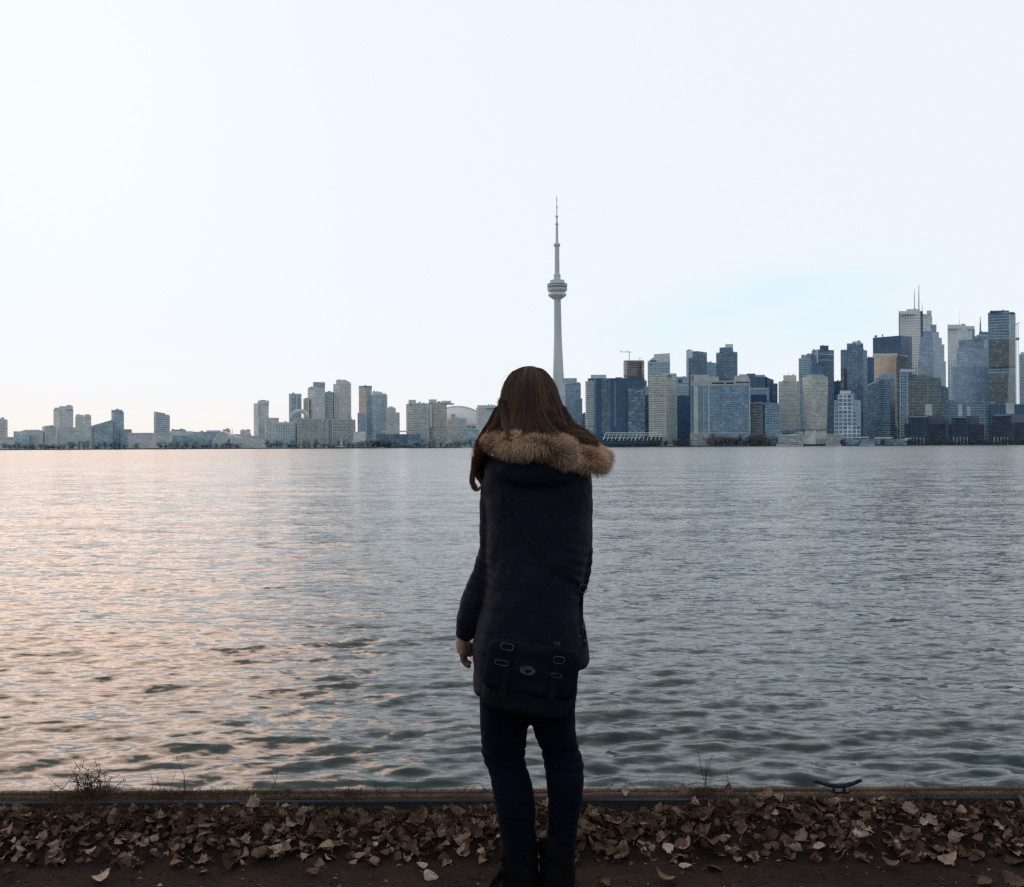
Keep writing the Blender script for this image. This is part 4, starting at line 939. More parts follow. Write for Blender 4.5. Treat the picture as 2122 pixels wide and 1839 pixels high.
# ---- boots
for side_, (rows, tx, tcx) in enumerate((([(1722,1050,1100),(1734,1037,1112),(1760,1037,1115),(1800,1036,1116),(1845,1036,1117),(1862,1037,1116)], 1076, 0), ([(1722,1132,1180),(1734,1116,1193),(1760,1117,1192),(1800,1118,1193),(1845,1117,1189),(1862,1118,1188)], 1153, 0))):
    bt = MB()
    slab_rings(bt, [(a_, py, b_, py, .055, .052, 0) for py, a_, b_ in rows], 26, 2.1)
    rg = []
    for dy, w_, h_ in ((-.045,26,.075),(-.02,34,.11),(.04,36,.11),(.09,38,.085),(.14,39,.066),(.18,34,.055),(.205,22,.040)):
        ring = []
        for t_ in np.linspace(0, 2*math.pi, 18, endpoint=False):
            ring.append((L(tx,1850).x + w_*KP*math.cos(t_), YP_+dy, .004 + h_*(.5+.5*math.sin(t_))))
        rg.append(ring)
    bt.rings(rg, 18)
    bo = bt.obj('boot', boot_m, person); remesh(bo, .0045, 3)
    co = get_co(bo); no = get_no(bo); co += no*(.0035*fbm(co[:,0]*20, co[:,1]*20, co[:,2]*28, o=3, seed=60+side_))[:, None]; co[:,2] = np.maximum(co[:,2], .002); set_co(bo, co)
    so_ = MB(); rg = []
    for zz, g_ in ((0.0, 1.0), (.016, 1.02)):
        rg.append([(L(tx,1850).x + math.cos(t_)*w__*KP*g_, YP_+.075+math.sin(t_)*.135*g_, zz) for t_, w__ in [(t_, 35 if math.sin(t_) < .2 else 37) for t_ in np.linspace(0, 2*math.pi, 28, endpoint=False)]])
    so_.rings(rg, 28); so2 = so_.obj('sole', boot_m, person); so2.parent = bo; so2.location = (0,0,0)
    if side_ == 0:
        tb = MB()
        for pts, ws in (([(1042,1768,-.03),(1036,1790,-.04),(1030,1803,-.045)], 2.2), ([(1040,1800,-.03),(1025,1812,-.05),(1011,1838,-.055)], 6.5), ([(1040,1806,-.03),(1030,1822,-.05),(1024,1834,-.055)], 5), ([(1042,1775,-.03),(1037,1770,-.04),(1035,1766,-.045)], 2)):
            tb.tube([L(*p) for p in pts], [ws*KP, ws*KP*1.1, ws*KP*.5], 8, flat=.4)
        t2 = tb.obj('bow_lace', boot_m, person, smooth=True); t2.parent = bo; t2.location = (0,0,0)

# ---- fibres: hair and fur as thousands of fine strands
def fibres(name, pts, rad, mat, parent, attr=None, rnd=None):
    """pts [N,S,3] -> triangular tubes; attributes: tip (0..1), rnd"""
    Nn, S, _ = pts.shape
    t = np.gradient(pts, axis=1); t /= np.linalg.norm(t, axis=2, keepdims=True) + 1e-9
    ref = np.array([0.3, 1.0, 0.2]); u = np.cross(t, ref); u /= np.linalg.norm(u, axis=2, keepdims=True) + 1e-9; w_ = np.cross(t, u)
    prof = np.linspace(0, 1, S); taper = (1 - prof**3*.85)[None, :, None]
    r_ = (np.asarray(rad).reshape(-1, 1, 1) * taper)
    ring = [pts + (u*math.cos(a_) + w_*math.sin(a_))*r_ for a_ in (0, 2.094, 4.189)]
    v = np.stack(ring, 2)                                   # N,S,3,3
    base = (np.arange(Nn)*S*3)[:, None, None] + (np.arange(S-1)*3)[None, :, None]
    fs = []
    for k in range(3):
        k2 = (k+1) % 3
        fs.append(np.stack([base+k, base+k2, base+3+k2, base+3+k], -1)[:, :, 0, :])
    f = np.concatenate([q.reshape(-1, 4) for q in fs])
    tip = np.broadcast_to(prof[None, :, None], (Nn, S, 3)).reshape(-1)
    if rnd is None: rnd = RNG.random(Nn)
    rn = np.broadcast_to(np.asarray(rnd)[:, None, None], (Nn, S, 3)).reshape(-1)
    return mesh_obj(name, v.reshape(-1, 3), f, mat, parent, smooth=True, attr={'tip': tip, 'rnd': rn})

def fibre_mat(name, root, tipc, dark, rough=.45, spec=.35, rs=.5):
    m, nt, b = new_mat(name)
    a1 = N(nt, 'ShaderNodeAttribute'); a1.attribute_name = 'tip'; a2 = N(nt, 'ShaderNodeAttribute'); a2.attribute_name = 'rnd'
    c_ = mix_c(nt, a1.outputs['Fac'], root, tipc); c_ = mix_c(nt, math_n(nt, 'MULTIPLY', a2.outputs['Fac'], rs), c_, dark)
    nt.links.new(c_, b.inputs['Base Color']); b.inputs['Roughness'].default_value = rough; b.inputs['Specular IOR Level'].default_value = spec
    return m
hair_m = fibre_mat('brown_hair', (.075, .040, .028), (.26, .115, .062), (.014, .011, .012), rough=.45, spec=.35, rs=.8)
fur_m = fibre_mat('tan_fur', (.40, .24, .16), (.98, .70, .50), (.13, .065, .042), rough=.7, spec=.1, rs=.85)

HR = [(760.5,1088,1099),(764,1078,1120),(770,1066,1129),(780,1056,1138),(795,1047,1147),(815,1042,1154),(835,1037,1161),(855,1030,1169),(870,1024,1176),(885,1014,1186),(900,1005,1190),(925,995,1190)]
hp = np.array([r_[0] for r_ in HR]); hl = np.array([r_[1] for r_ in HR]); hr_ = np.array([r_[2] for r_ in HR])
dep = np.interp(hp, [760,764,770,780,795,815,835,860,885,905,925], [.015,.03,.045,.065,.088,.102,.108,.115,.135,.155,.165])
def hair_surf(py, th, inset=0.0):
    """th: 0 = right (+x), pi/2 = towards the camera, pi = left"""
    l = np.interp(py, hp, hl) + inset; r2 = np.interp(py, hp, hr_) - inset; d_ = np.interp(py, hp, dep) - inset*KP
    cx = (l+r2)/2; hw = (r2-l)/2
    px = cx + hw*np.cos(th)
    X = (px - 1061)*KP; Z = CAMZ - (py - 925.5 + (px-1061)*.0052*1.0)*KP
    Yv = YP_ - d_*np.sin(th)
    return np.stack([X, Yv, Z], -1)
# underlying hair mass
hair = empty('hair_tmp'); bpy.data.objects.remove(hair)
mb = MB(); n = 40
rg = []
for py in (761.5,763,766,770,778,790,805,825,845,865,880,892):
    th = np.linspace(0, 2*math.pi, n, endpoint=False); s = hair_surf(np.full(n, py), th, 3.0 if py > 764 else 1.0)
    s[:,1] = np.where(np.sin(th) < 0, YP_ + (YP_ - s[:,1])*-1*0 - np.sin(th)*np.interp(py, hp, dep)*(.55 if py < 800 else .35), s[:,1])
    rg.append([tuple(p) for p in s])
mb.rings(rg, n)
hmass_m = simple('hair_base', (.010, .008, .008), (.022, .014, .011), scale=4, rough=.5, bump=.6, bscale=40, stretch=(9, 9, .6), dist=.004)
hair = mb.obj('hair', hmass_m, person, smooth=True)
# strands on the back of the head
Ns, S = 9000, 14
th = RNG.uniform(-.25, math.pi+.25, Ns); end = 899 + 10*np.sin(th*3.1+1)*.6 + RNG.normal(0, 8, Ns)
# longer over the middle-right as in a tapering curtain
end += 14*np.exp(-((th-1.05)/.35)**2) + 16*np.exp(-((th-1.95)/.12)**2) - 3
end += 9*np.exp(-((th-1.2)/.7)**2)
end = np.where(th > 2.5, end+22, end); end = np.where(th < .45, end+6, end)
clump = hash_noise(th*13, th*0, seed=77)
u_ = np.linspace(0, 1, S)
start = 761 + np.abs(RNG.normal(0, 1, Ns))*3 + (RNG.random(Ns) < .35)*RNG.uniform(0, 60, Ns)
PY = start[:, None] + (end-start)[:, None]*(u_[None, :]**1.15)
sway = .17*hash_noise(th*7, th*0+3, seed=5)[:, None]*u_ + .035*np.sin(u_*8 + th[:, None]*14)*u_ + .03*hash_noise(th[:, None]*22 + u_*2.5, u_*3+th[:, None]*0, seed=6)*u_
# every strand leaves the parting and falls to its own angle
TH = th[:, None] + sway + RNG.normal(0, .02, (Ns, 1))*u_
s = hair_surf(PY, TH, 0)
cen = hair_surf(PY, TH, 40.0)
off = (clump[:, None]*2.8 + RNG.normal(0, .8, (Ns, 1)) + .5*RNG.normal(0, 1, (Ns, 1))*u_)*KP
dirn = s - np.stack([np.full(PY.shape, L(1098,0).x), np.full(PY.shape, YP_), s[..., 2]], -1); dirn /= np.linalg.norm(dirn, axis=2, keepdims=True)+1e-9
s = s + dirn*off[..., None]
rnd = np.clip(.45 + .5*hash_noise(th*16, th*0, seed=12) + RNG.normal(0, .18, Ns) + .35*np.exp(-((th-1.5)/.7)**2) - .5*np.exp(-((th-2.75)/.35)**2), 0, 1)
strands = fibres('hair_strands', s, np.full(Ns, .00085), hair_m, person, rnd=rnd)
strands.parent = hair; strands.location = (0,0,0)

def lock(guide, nst, r0, r1, seed, name='hair_lock', rad=.0008, rr=(0, .8), wav=.004):
    """guide: (px,py,dy) points; strands fan from radius r0 to r1 (px)"""
    G = np.array([L(*g) for g in guide]); t0 = np.linspace(0, 1, len(G)); t1 = np.linspace(0, 1, 18)
    # smooth guide
    C = np.stack([np.interp(t1, t0, G[:, i]) for i in range(3)], -1)
    for _ in range(3): C[1:-1] = (C[:-2] + 2*C[1:-1] + C[2:])/4
    g = np.random.default_rng(seed); o_ = g.normal(0, 1, (nst, 1, 3)); o_[..., 1] *= .8
    R_ = (r0 + (r1-r0)*t1)*KP
    ln = g.uniform(.78, 1.0, nst)
    pts = np.stack([np.stack([np.interp(t1*ln_, t1, C[:, i]) for i in range(3)], -1) for ln_ in ln])
    pts = pts + o_*.55*R_[None, :, None] + wav*np.sin(t1*11 + o_[..., 0]*2)[..., None]*np.array([1, .4, .3])*t1[None, :, None]*g.normal(0, .5, (nst, 1, 1))
    o2 = fibres(name, pts, np.full(nst, rad), hair_m, person, rnd=g.uniform(rr[0], rr[1], nst)); o2.parent = hair; o2.location = (0,0,0)
# loose single hairs around the head
nfly = 260; thf = RNG.uniform(-.3, math.pi+.3, nfly); stf = RNG.uniform(761, 850, nfly); enf = stf + RNG.uniform(25, 90, nfly)
PYf = stf[:, None] + (enf-stf)[:, None]*u_; sf = hair_surf(np.minimum(PYf, 915), thf[:, None] + RNG.normal(0, .06, (nfly, 1))*u_, 0)
dff = sf - np.stack([np.full(PYf.shape, L(1098,0).x), np.full(PYf.shape, YP_), sf[..., 2]], -1); dff /= np.linalg.norm(dff, axis=2, keepdims=True)+1e-9
sf = sf + dff*(np.abs(RNG.normal(0, 3.6, (nfly, 1)))*np.sin(u_*2.6)*KP)[..., None]
fl_ = fibres('loose_hairs', sf, np.full(nfly, .00035), hair_m, person, rnd=RNG.uniform(0, .5, nfly)); fl_.parent = hair; fl_.location = (0,0,0)
# left: falls over the shoulder, in front of the sleeve, ends in a curl
lock([(1034,850,-.02),(1024,874,-.03),(1008,900,-.03),(996,925,-.02),(990,945,.0)], 900, 6, 9, 1, rr=(0,.5))
lock([(1045,850,-.07),(1036,878,-.09),(1020,905,-.09),(1002,930,-.06),(990,950,-.03),(984,970,-.01)], 700, 6, 6, 2, rr=(0,.6))
lock([(1016,888,.0),(1000,915,.02),(986,942,.03),(983,965,.03),(981,985,.03)], 500, 5, 5, 6, rr=(.2,.8))
lock([(988,950,.0),(982,972,.0),(977,990,.0),(978,1005,.0),(984,1018,.0),(995,1014,.0),(998,1004,.0)], 200, 4.5, 2.2, 3, rr=(0,.12), wav=.002)
lock([(984,972,.0),(979,988,.0),(981,1002,.0),(990,1012,.0)], 160, 4, 2.0, 4, rr=(0,.15), wav=.002)
lock([(990,950,.01),(988,975,.01),(994,995,.01),(1000,1008,.01)], 180, 4, 2.5, 5, rr=(.4,.9), wav=.002)
# right: sweeps over the shoulder towards the front
lock([(1165,850,-.03),(1174,872,-.04),(1188,890,-.05),(1208,900,-.04),(1226,911,-.02),(1238,926,.02)], 900, 5, 8, 7, rr=(0,.6))
lock([(1140,860,-.10),(1150,885,-.13),(1172,899,-.12),(1200,905,-.08),(1224,914,-.03),(1236,930,.02)], 800, 7, 7, 8, rr=(.1,.8))
lock([(1120,860,-.11),(1128,885,-.14),(1145,905,-.16),(1165,918,-.14)], 600, 7, 8, 9, rr=(.3,.9))
lock([(1167,845,-.02),(1172,866,-.02),(1183,884,-.01),(1190,892,.0)], 200, 3, 4, 10, rr=(0,.5))
lock([(1040,835,-.08),(1046,870,-.11),(1048,890,-.14),(1056,908,-.17)], 400, 6, 3, 12, rr=(.3,.9))

# ---- fur trim of the hood
GF = [(1214,915,.13,12),(1240,931,.09,17),(1250,948,.03,21),(1238,957,-.04,22),(1206,950,-.095,22),(1175,939,-.13,22),(1140,929,-.155,21),(1100,919,-.160,21),(1062,917,-.148,20),(1036,918,-.11,18),(1020,914,-.06,17),(1012,919,.0,13),(1016,912,.06,11)]
gp = np.array([list(L(a_, b_, c_)) for a_, b_, c_, _ in GF]); gr = np.array([g_[3] for g_ in GF])*KP*.90
tt = np.linspace(0, 1, len(GF)); t1 = np.linspace(0, 1, 80)
gc = np.stack([np.interp(t1, tt, gp[:, i]) for i in range(3)], -1)
for _ in range(4): gc[1:-1] = (gc[:-2] + 2*gc[1:-1] + gc[2:])/4
grr = np.interp(t1, tt, gr)
mb = MB(); mb.tube([Vector(p) for p in gc], list(grr*.62), 16)
furbase = simple('fur_base', (.07, .04, .027), (.16, .095, .062), scale=30, rough=.9, bump=.8, bscale=160, dist=.004)
fur = mb.obj('fur_trim', furbase, person, smooth=True); fur.parent = coat; fur.location = (0,0,0)
Nf, Sf = 40000, 6
ti = RNG.uniform(0, 79-1e-6, Nf); i0 = ti.astype(int); fr_ = (ti-i0)[:, None]
base = gc[i0]*(1-fr_) + gc[np.minimum(i0+1, 79)]*fr_; tang = gc[np.minimum(i0+1, 79)] - gc[np.maximum(i0-1, 0)]; tang /= np.linalg.norm(tang, axis=1, keepdims=True)
rb = np.interp(ti, np.arange(80), grr)
up = np.array([0, 0, 1.0]); sd = np.cross(tang, up); sd /= np.linalg.norm(sd, axis=1, keepdims=True); up2 = np.cross(sd, tang)
an = RNG.uniform(0, 2*math.pi, Nf)
rad_dir = sd*np.cos(an)[:, None] + up2*np.sin(an)[:, None]
root = base + rad_dir*(rb*.58)[:, None]
cl = np.stack([hash_noise(root[:,0]*24, root[:,1]*24, root[:,2]*24, seed=s_) for s_ in (1, 2, 3)], -1)
ln = rb*RNG.uniform(.5, 1.35, Nf)*(1+.35*cl[:, 0])
out = np.where((ti < 22)[:, None], -tang*.35, tang*.12)
dirv_ = rad_dir*.75 + cl*.8 + out*1.5 + RNG.normal(0, .14, (Nf, 3)) + np.array([.15, 0, -.12]) ; dirv_ /= np.linalg.norm(dirv_, axis=1, keepdims=True)
uu = np.linspace(0, 1, Sf)
grav = np.array([0, 0, -1.0])
pts = root[:, None, :] + dirv_[:, None, :]*(ln[:, None]*uu)[..., None] + grav*(ln[:, None]*.28*uu**2)[..., None] + (cl*.25)[:, None, :]*(ln[:, None]*uu**2)[..., None]
rnd = np.clip(.30 + .35*cl[:, 1] + .62*(-np.sin(an)) + RNG.normal(0, .15, Nf) - .35*(hash_noise(ti*.30, ti*0, seed=4) > .25), 0, 1)  # top highlight and darker underside of the trim put into the fibre colour
ff = fibres('fur_fibres', pts, np.full(Nf, .00046), fur_m, person, rnd=rnd); ff.parent = fur; ff.location = (0,0,0)
# long guard hairs at the right end
ng = 420; ti = RNG.uniform(2, 30, ng); i0 = ti.astype(int); an = RNG.uniform(-2.2, 1.0, ng)
rd = np.stack([np.cos(an)*.9+.2, RNG.normal(0, .5, ng), np.sin(an)], -1); rd /= np.linalg.norm(rd, axis=1, keepdims=True)
rt_ = gc[i0] + rd*(grr[i0]*.7)[:, None]; ln = RNG.uniform(.012, .03, ng)
pts = rt_[:, None] + rd[:, None]*(ln[:, None]*uu)[..., None] + np.array([.2, 0, -1])*(ln[:, None]*.5*uu**2)[..., None]
gh = fibres('guard_hairs', pts, np.full(ng, .0006), fur_m, person, rnd=RNG.uniform(.3, 1, ng)); gh.parent = fur; gh.location = (0,0,0)

# ---- shoulder bag hanging behind the hip
bag = empty('shoulder_bag', L(1105, 1380, -.20)); tag(bag, 'black buckled messenger bag slung behind her hip with an oval grey badge', 'bag')
ang = R(-9)
bc = L(1095, 1378, -.185)
def bagp(u, v, d=0.0):      # u,v in px of the photo measured from the bag centre, turned with the bag
    x = u*math.cos(ang) - (-v)*math.sin(ang); zz = u*math.sin(ang) + (-v)*math.cos(ang)
    return Vector((bc.x + x*KP, bc.y - d - .018*(1-(u/100)**2), bc.z + zz*KP))
def bag_panel(name, u0, u1, v0, v1, d, th, rnd_=10, mat=bag_m, nx=22, ny=18, seed=0, parent=None):
    mb = MB(); fr = []; 
    for side_ in (0, 1):
        for j in range(ny+1):
            for i in range(nx+1):
                a_ = i/nx*2-1; b_ = j/ny*2-1
                # rounded corners
                k_ = (abs(a_)**6 + abs(b_)**6)**(1/6) or 1; m_ = max(abs(a_), abs(b_)) / k_ if k_ else 1
                a2, b2 = a_*m_, b_*m_
                uu_ = (u0+u1)/2 + (u1-u0)/2*a2; vv_ = (v0+v1)/2 + (v1-v0)/2*b2
                edge = (1-max(abs(a_), abs(b_))**4)
                fr.append(bagp(uu_, vv_, d + (th*edge if side_ == 0 else -th*.2) + .003*float(hash_noise(np.array([uu_*.05]), np.array([vv_*.05]), seed=seed)[0])*edge))
    W_ = nx+1; n_ = W_*(ny+1); f = []
    for j in range(ny):
        for i in range(nx):
            q = j*W_+i; f.append((q, q+1, q+W_+1, q+W_)); f.append((n_+q, n_+q+W_, n_+q+W_+1, n_+q+1))
    for i in range(nx): f += [(i, n_+i, n_+i+1, i+1), (ny*W_+i, ny*W_+i+1, n_+ny*W_+i+1, n_+ny*W_+i)]
    for j in range(ny): f += [(j*W_, (j+1)*W_, n_+(j+1)*W_, n_+j*W_), (j*W_+nx, n_+j*W_+nx, n_+(j+1)*W_+nx, (j+1)*W_+nx)]
    mb.add(fr, f); return mb.obj(name, mat, parent or bag, smooth=True)
bag_panel('bag_body', -88, 88, -62, 76, 0, .030, seed=1)
flap = bag_panel('flap', -91, 91, -74, 28, .030, .007, seed=2)
bag_panel('front_pocket', -80, 80, 14, 66, .026, .005, seed=3)
def buckle(cx, cy, w_, h_, d=.048, r_=.85, rot=0, name='buckle'):
    mb = MB(); pts = []
    for t_ in np.linspace(0, 2*math.pi, 25):
        a_, b_ = math.cos(t_), math.sin(t_); k_ = (abs(a_)**4+abs(b_)**4)**.25
        uu_, vv_ = a_/k_*w_/2, b_/k_*h_/2
        pts.append(bagp(cx + uu_*math.cos(rot)-vv_*math.sin(rot), cy + uu_*math.sin(rot)+vv_*math.cos(rot), d))
    mb.tube(pts, r_*KP, 6); mb.obj(name, metal_m, bag, smooth=True)
def bstrap(cx, v0, v1, wpx, d=.043):
    mb = MB(); pts = [bagp(cx, v, d) for v in np.linspace(v0, v1, 7)]
    vs = []
    for p in pts: vs += [p + Vector((-wpx*KP/2, 0, 0)), p + Vector((wpx*KP/2, 0, 0)), p + Vector((wpx*KP/2, .006, 0)), p + Vector((-wpx*KP/2, .006, 0))]
    f = []
    for i in range(6):
        for k_ in range(4): f.append((i*4+k_, i*4+(k_+1) % 4, i*4+4+(k_+1) % 4, i*4+4+k_))
    f += [(3,2,1,0), (24,25,26,27)]
    mb.add(vs, f); mb.obj('buckle_strap', bag_m, bag)
bstrap(-48, -66, 36, 15); bstrap(46, -72, 30, 15)
buckle(-53, -62, 23, 12); buckle(48, -52, 21, 13); buckle(-59, -30, 25, 9, r_=.7); buckle(48, -22, 20, 8, r_=.7); buckle(40, -83, 10, 4, r_=.7)
# oval badge
mb = MB(); mb.add([bagp(-8 + 15*math.cos(t_), -23 + 8.5*math.sin(t_), .044) for t_ in np.linspace(0, 2*math.pi, 30, endpoint=False)] + [bagp(-8 + 15*math.cos(t_), -23 + 8.5*math.sin(t_), .036) for t_ in np.linspace(0, 2*math.pi, 30, endpoint=False)],
    [tuple(range(30))[::-1]] + [(i, (i+1) % 30, 30+(i+1) % 30, 30+i) for i in range(30)])
badge = mb.obj('badge', simple('badge_grey', (.045,.05,.055), (.085,.09,.095), scale=120, rough=.6), bag)
mb = MB()
for pts in (((-15,-21),(-10,-26),(-6,-24),(-3,-26),(0,-22),(-4,-20),(-7,-17),(-10,-20)), ((-19,-27),(-17,-29),(-16,-26)), ((1,-29),(3,-28),(2,-26)), ((-13,-30.5),(-9,-31),(-9,-30)), ((3,-19),(4.5,-20),(2,-17))):
    c_ = [bagp(a_, b_, .0446) for a_, b_ in pts]; mb.add(c_, [tuple(range(len(c_)))])
em = mb.obj('emblem', bag_m, bag); em.parent = badge; em.location = (0,0,0)
# strap: from the bag over the back to the left shoulder
from mathutils.bvhtree import BVHTree
_cv = get_co(coat); bvh = BVHTree.FromPolygons([Vector(map(float, v)) for v in _cv], [tuple(p.vertices) for p in coat.data.polygons])
def on_coat(p, off=.004):
    h = bvh.ray_cast(Vector((p.x, 1.5, p.z)), Vector((0, 1, 0)))
    return Vector((p.x, h[0].y - off, p.z)) if h[0] is not None else p
def strap(name, pts, wpx, mat=bag_m):
    mb = MB(); P0 = [L(*p) for p in pts]; P_ = []
    for i in range(len(P0)-1): P_ += [P0[i].lerp(P0[i+1], q/4) for q in range(4)]
    P_.append(P0[-1]); P_ = [on_coat(p) for p in P_]
    for _ in range(2): P_ = [P_[0]] + [(P_[i-1]+P_[i]*2+P_[i+1])/4 for i in range(1, len(P_)-1)] + [P_[-1]]
    vs = []
    for i, p in enumerate(P_):
        t_ = (P_[min(i+1, len(P_)-1)] - P_[max(i-1, 0)]).normalized(); sd_ = t_.cross(Vector((0, -1, 0))).normalized()*wpx*KP/2
        vs += [p-sd_, p+sd_, p+sd_+Vector((0,.006,0)), p-sd_+Vector((0,.006,0))]
    f = []
    for i in range(len(P_)-1):
        for k_ in range(4): f.append((i*4+k_, i*4+(k_+1) % 4, i*4+4+(k_+1) % 4, i*4+4+k_))
    n_ = len(P_)*4; f += [(3,2,1,0), (n_-4, n_-3, n_-2, n_-1)]
    mb.add(vs, f); return mb.obj(name, mat, bag, smooth=False)
strap('shoulder_strap', [(1197,1300,-.150),(1199,1270,-.148),(1200,1240,-.140),(1199,1215,-.137),(1190,1198,-.142),(1170,1184,-.150),(1145,1172,-.152),(1115,1140,-.150),(1085,1090,-.148),(1055,1030,-.142),(1035,985,-.13)], 13, coat_m)
strap('strap_end', [(1205,1330,-.16),(1204,1306,-.165),(1200,1296,-.16)], 14)
def ringat(cx, cy, w_, h_, dy, r_, rot=0, name='ring'):
    mb = MB(); pts = []
    for t_ in np.linspace(0, 2*math.pi, 25):
        a_, b_ = math.cos(t_), math.sin(t_); k_ = (abs(a_)**3.5+abs(b_)**3.5)**(1/3.5); u_1, v_1 = a_/k_*w_/2, b_/k_*h_/2
        pts.append(L(cx + u_1*math.cos(rot)-v_1*math.sin(rot), cy + u_1*math.sin(rot)+v_1*math.cos(rot), dy))
    mb.tube(pts, r_*KP, 6); mb.obj(name, metal_m, bag, smooth=True)
ringat(1202, 1206, 14, 16, -.152, .8, .1, 'buckle'); ringat(1196, 1288, 9, 20, -.172, .9, .15, 'clasp'); ringat(1204, 1306, 5, 3, -.175, .9, .6, 'clasp')

# ================================================================== leaves, weeds, cleat
def leaf_mesh(seed):
    r_ = np.random.default_rng(seed); nu, nv = 9, 7
    L_ = 1.0; wd = r_.uniform(.36, .52); pk = r_.uniform(.32, .5); curl = r_.uniform(-.5, .9); roll = r_.uniform(.1, 1.1)*r_.choice([-1, 1]); tw = r_.uniform(-.6, .6)
    v = []; 
    for i in range(nu+1):
        t = i/nu; w_ = wd*(math.sin(math.pi*min(1, t/(2*pk)) if t < pk else math.pi/2 + (t-pk)/(1-pk)*math.pi/2)**.8 if 0 < t < 1 else .02)
        jag = 1 + .16*math.sin(i*2.9 + seed) + r_.normal(0, .05)
        for j in range(nv+1):
            s = j/nv*2-1; e_ = (jag if abs(s) > .7 else 1)*(1 + (r_.normal(0, .05) if abs(s) > .9 else 0))
            x = (t-.5)*L_; y = s*w_*e_; z = roll*y*y*1.5 + curl*(t-.5)**2*1.1 + .10*abs(s)*w_ + tw*x*y*1.2 + r_.normal(0, .012)
            v.append((x, y, z))
    W_ = nv+1; f = [(i*W_+j, i*W_+j+1, (i+1)*W_+j+1, (i+1)*W_+j) for i in range(nu) for j in range(nv)]
    # stalk
    b_ = len(v); v += [(-.5, -.012, 0), (-.5, .012, 0), (-.82, .01+tw*.1, .05), (-.82, -.01+tw*.1, .05)]; f.append((b_, b_+1, b_+2, b_+3))
    return np.array(v), f
def leaf_mat(name, use_attr):
    m, nt, b = new_mat(name)
    tc = N(nt, 'ShaderNodeTexCoord'); no = N(nt, 'ShaderNodeTexNoise', i_Scale=3.0 if not use_attr else 60.0, i_Detail=5.0); nt.links.new(tc.outputs['Object'], no.inputs['Vector'])
    if use_attr: a_ = N(nt, 'ShaderNodeAttribute'); a_.attribute_name = 'rnd'; r_ = a_.outputs['Fac']
    else: a_ = N(nt, 'ShaderNodeObjectInfo'); r_ = a_.outputs['Random']
    cr = N(nt, 'ShaderNodeValToRGB'); e = cr.color_ramp.elements
    e[0].position = 0; e[0].color = (.045, .024, .017, 1); e[1].position = 1; e[1].color = (.55, .43, .34, 1)
    for p_, c_ in ((.2, (.13, .072, .050)), (.5, (.27, .17, .118)), (.8, (.42, .295, .22))):
        q = e.new(p_); q.color = (*c_, 1)
    nt.links.new(r_, cr.inputs[0])
    mr = N(nt, 'ShaderNodeMapRange'); nt.links.new(no.outputs['Fac'], mr.inputs[0]); mr.inputs[1].default_value = .3; mr.inputs[2].default_value = .7; mr.inputs[3].default_value = .55; mr.inputs[4].default_value = 1.25
    sc_ = nt.nodes.new('ShaderNodeVectorMath'); sc_.operation = 'SCALE'; nt.links.new(cr.outputs[0], sc_.inputs[0]); nt.links.new(mr.outputs[0], sc_.inputs['Scale']); nt.links.new(sc_.outputs[0], b.inputs['Base Color'])
    b.inputs['Roughness'].default_value = .7; b.inputs['Specular IOR Level'].default_value = .25
    wv = N(nt, 'ShaderNodeTexWave', i_Scale=3.0 if not use_attr else 40.0, i_Distortion=2.5); nt.links.new(tc.outputs['Object'], wv.inputs['Vector'])
    bp = N(nt, 'ShaderNodeBump', i_Strength=.35, i_Distance=.02 if not use_attr else .001); nt.links.new(wv.outputs['Fac'], bp.inputs['Height']); nt.links.new(bp.outputs[0], b.inputs['Normal'])
    return m
LM = [leaf_mesh(100+i) for i in range(14)]
lmat = leaf_mat('dry_leaf', False); lmat2 = leaf_mat('leaf_litter', True)
ldata = []
def surf(x, y): return float(drift(np.array([x]), np.array([y]))[0])
# individual leaves: the largest ones on top of the litter
lr = np.random.default_rng(77); nl = 0
def put_leaf(x, y, size, z=None, tilt=.5, label=None, seed=None):
    i = lr.integers(len(LM))
    if len(ldata) <= i or True:
        while len(ldata) < len(LM):
            v, f = LM[len(ldata)]; o_ = mesh_obj('fallen_leaf', v, f, lmat, smooth=False); ldata.append(o_.data); bpy.data.objects.remove(o_)
    o_ = bpy.data.objects.new('fallen_leaf', ldata[i]); COL.objects.link(o_)
    zz = (surf(x, y) + (0.012 if z is None else z)); o_.location = (x, y, zz); o_.scale = (size,)*3
    o_.rotation_euler = (lr.normal(0, tilt), lr.normal(0, tilt*.8), lr.uniform(0, 6.28))
    tag(o_, label or 'dry curled brown leaf lying in the leaf bank in front of the steel quay edge', 'leaf', 'dry leaves fallen along the quay edge'); return o_
def gpt(px, py):
    """point of the ground seen at this pixel"""
    d_ = P(px, py, 1.0) - Vector((0, 0, CAMZ)); z = 0
    for _ in range(8):
        s_ = (z - CAMZ)/d_.z; z = surf(d_.x*s_, min(3.70, d_.y*s_))
    return d_.x*s_, min(3.70, d_.y*s_)
for px, py, sz in ((68,1796,.05),(210,1828,.075),(243,1797,.06),(278,1800,.05),(120,1768,.06),(366,1797,.06),(478,1799,.05),(648,1812,.045),(895,1820,.055),(875,1800,.04),(1000,1790,.04),(1170,1794,.045),(1375,1830,.062),(1285,1786,.04),(1420,1798,.045),(1480,1802,.06),(1560,1784,.06),(1845,1800,.055),(1880,1780,.06),(1968,1793,.062),(2022,1778,.065),(2105,1790,.07),(2100,1832,.08),(2040,1834,.05),(1555,1785,.05),(420,1812,.03),(20,1818,.04),(770,1795,.05),(1250,1840,.05),(1700,1812,.02)):
    x, y = gpt(px, py); put_leaf(x, y, sz*1.0, tilt=.28, label=None)
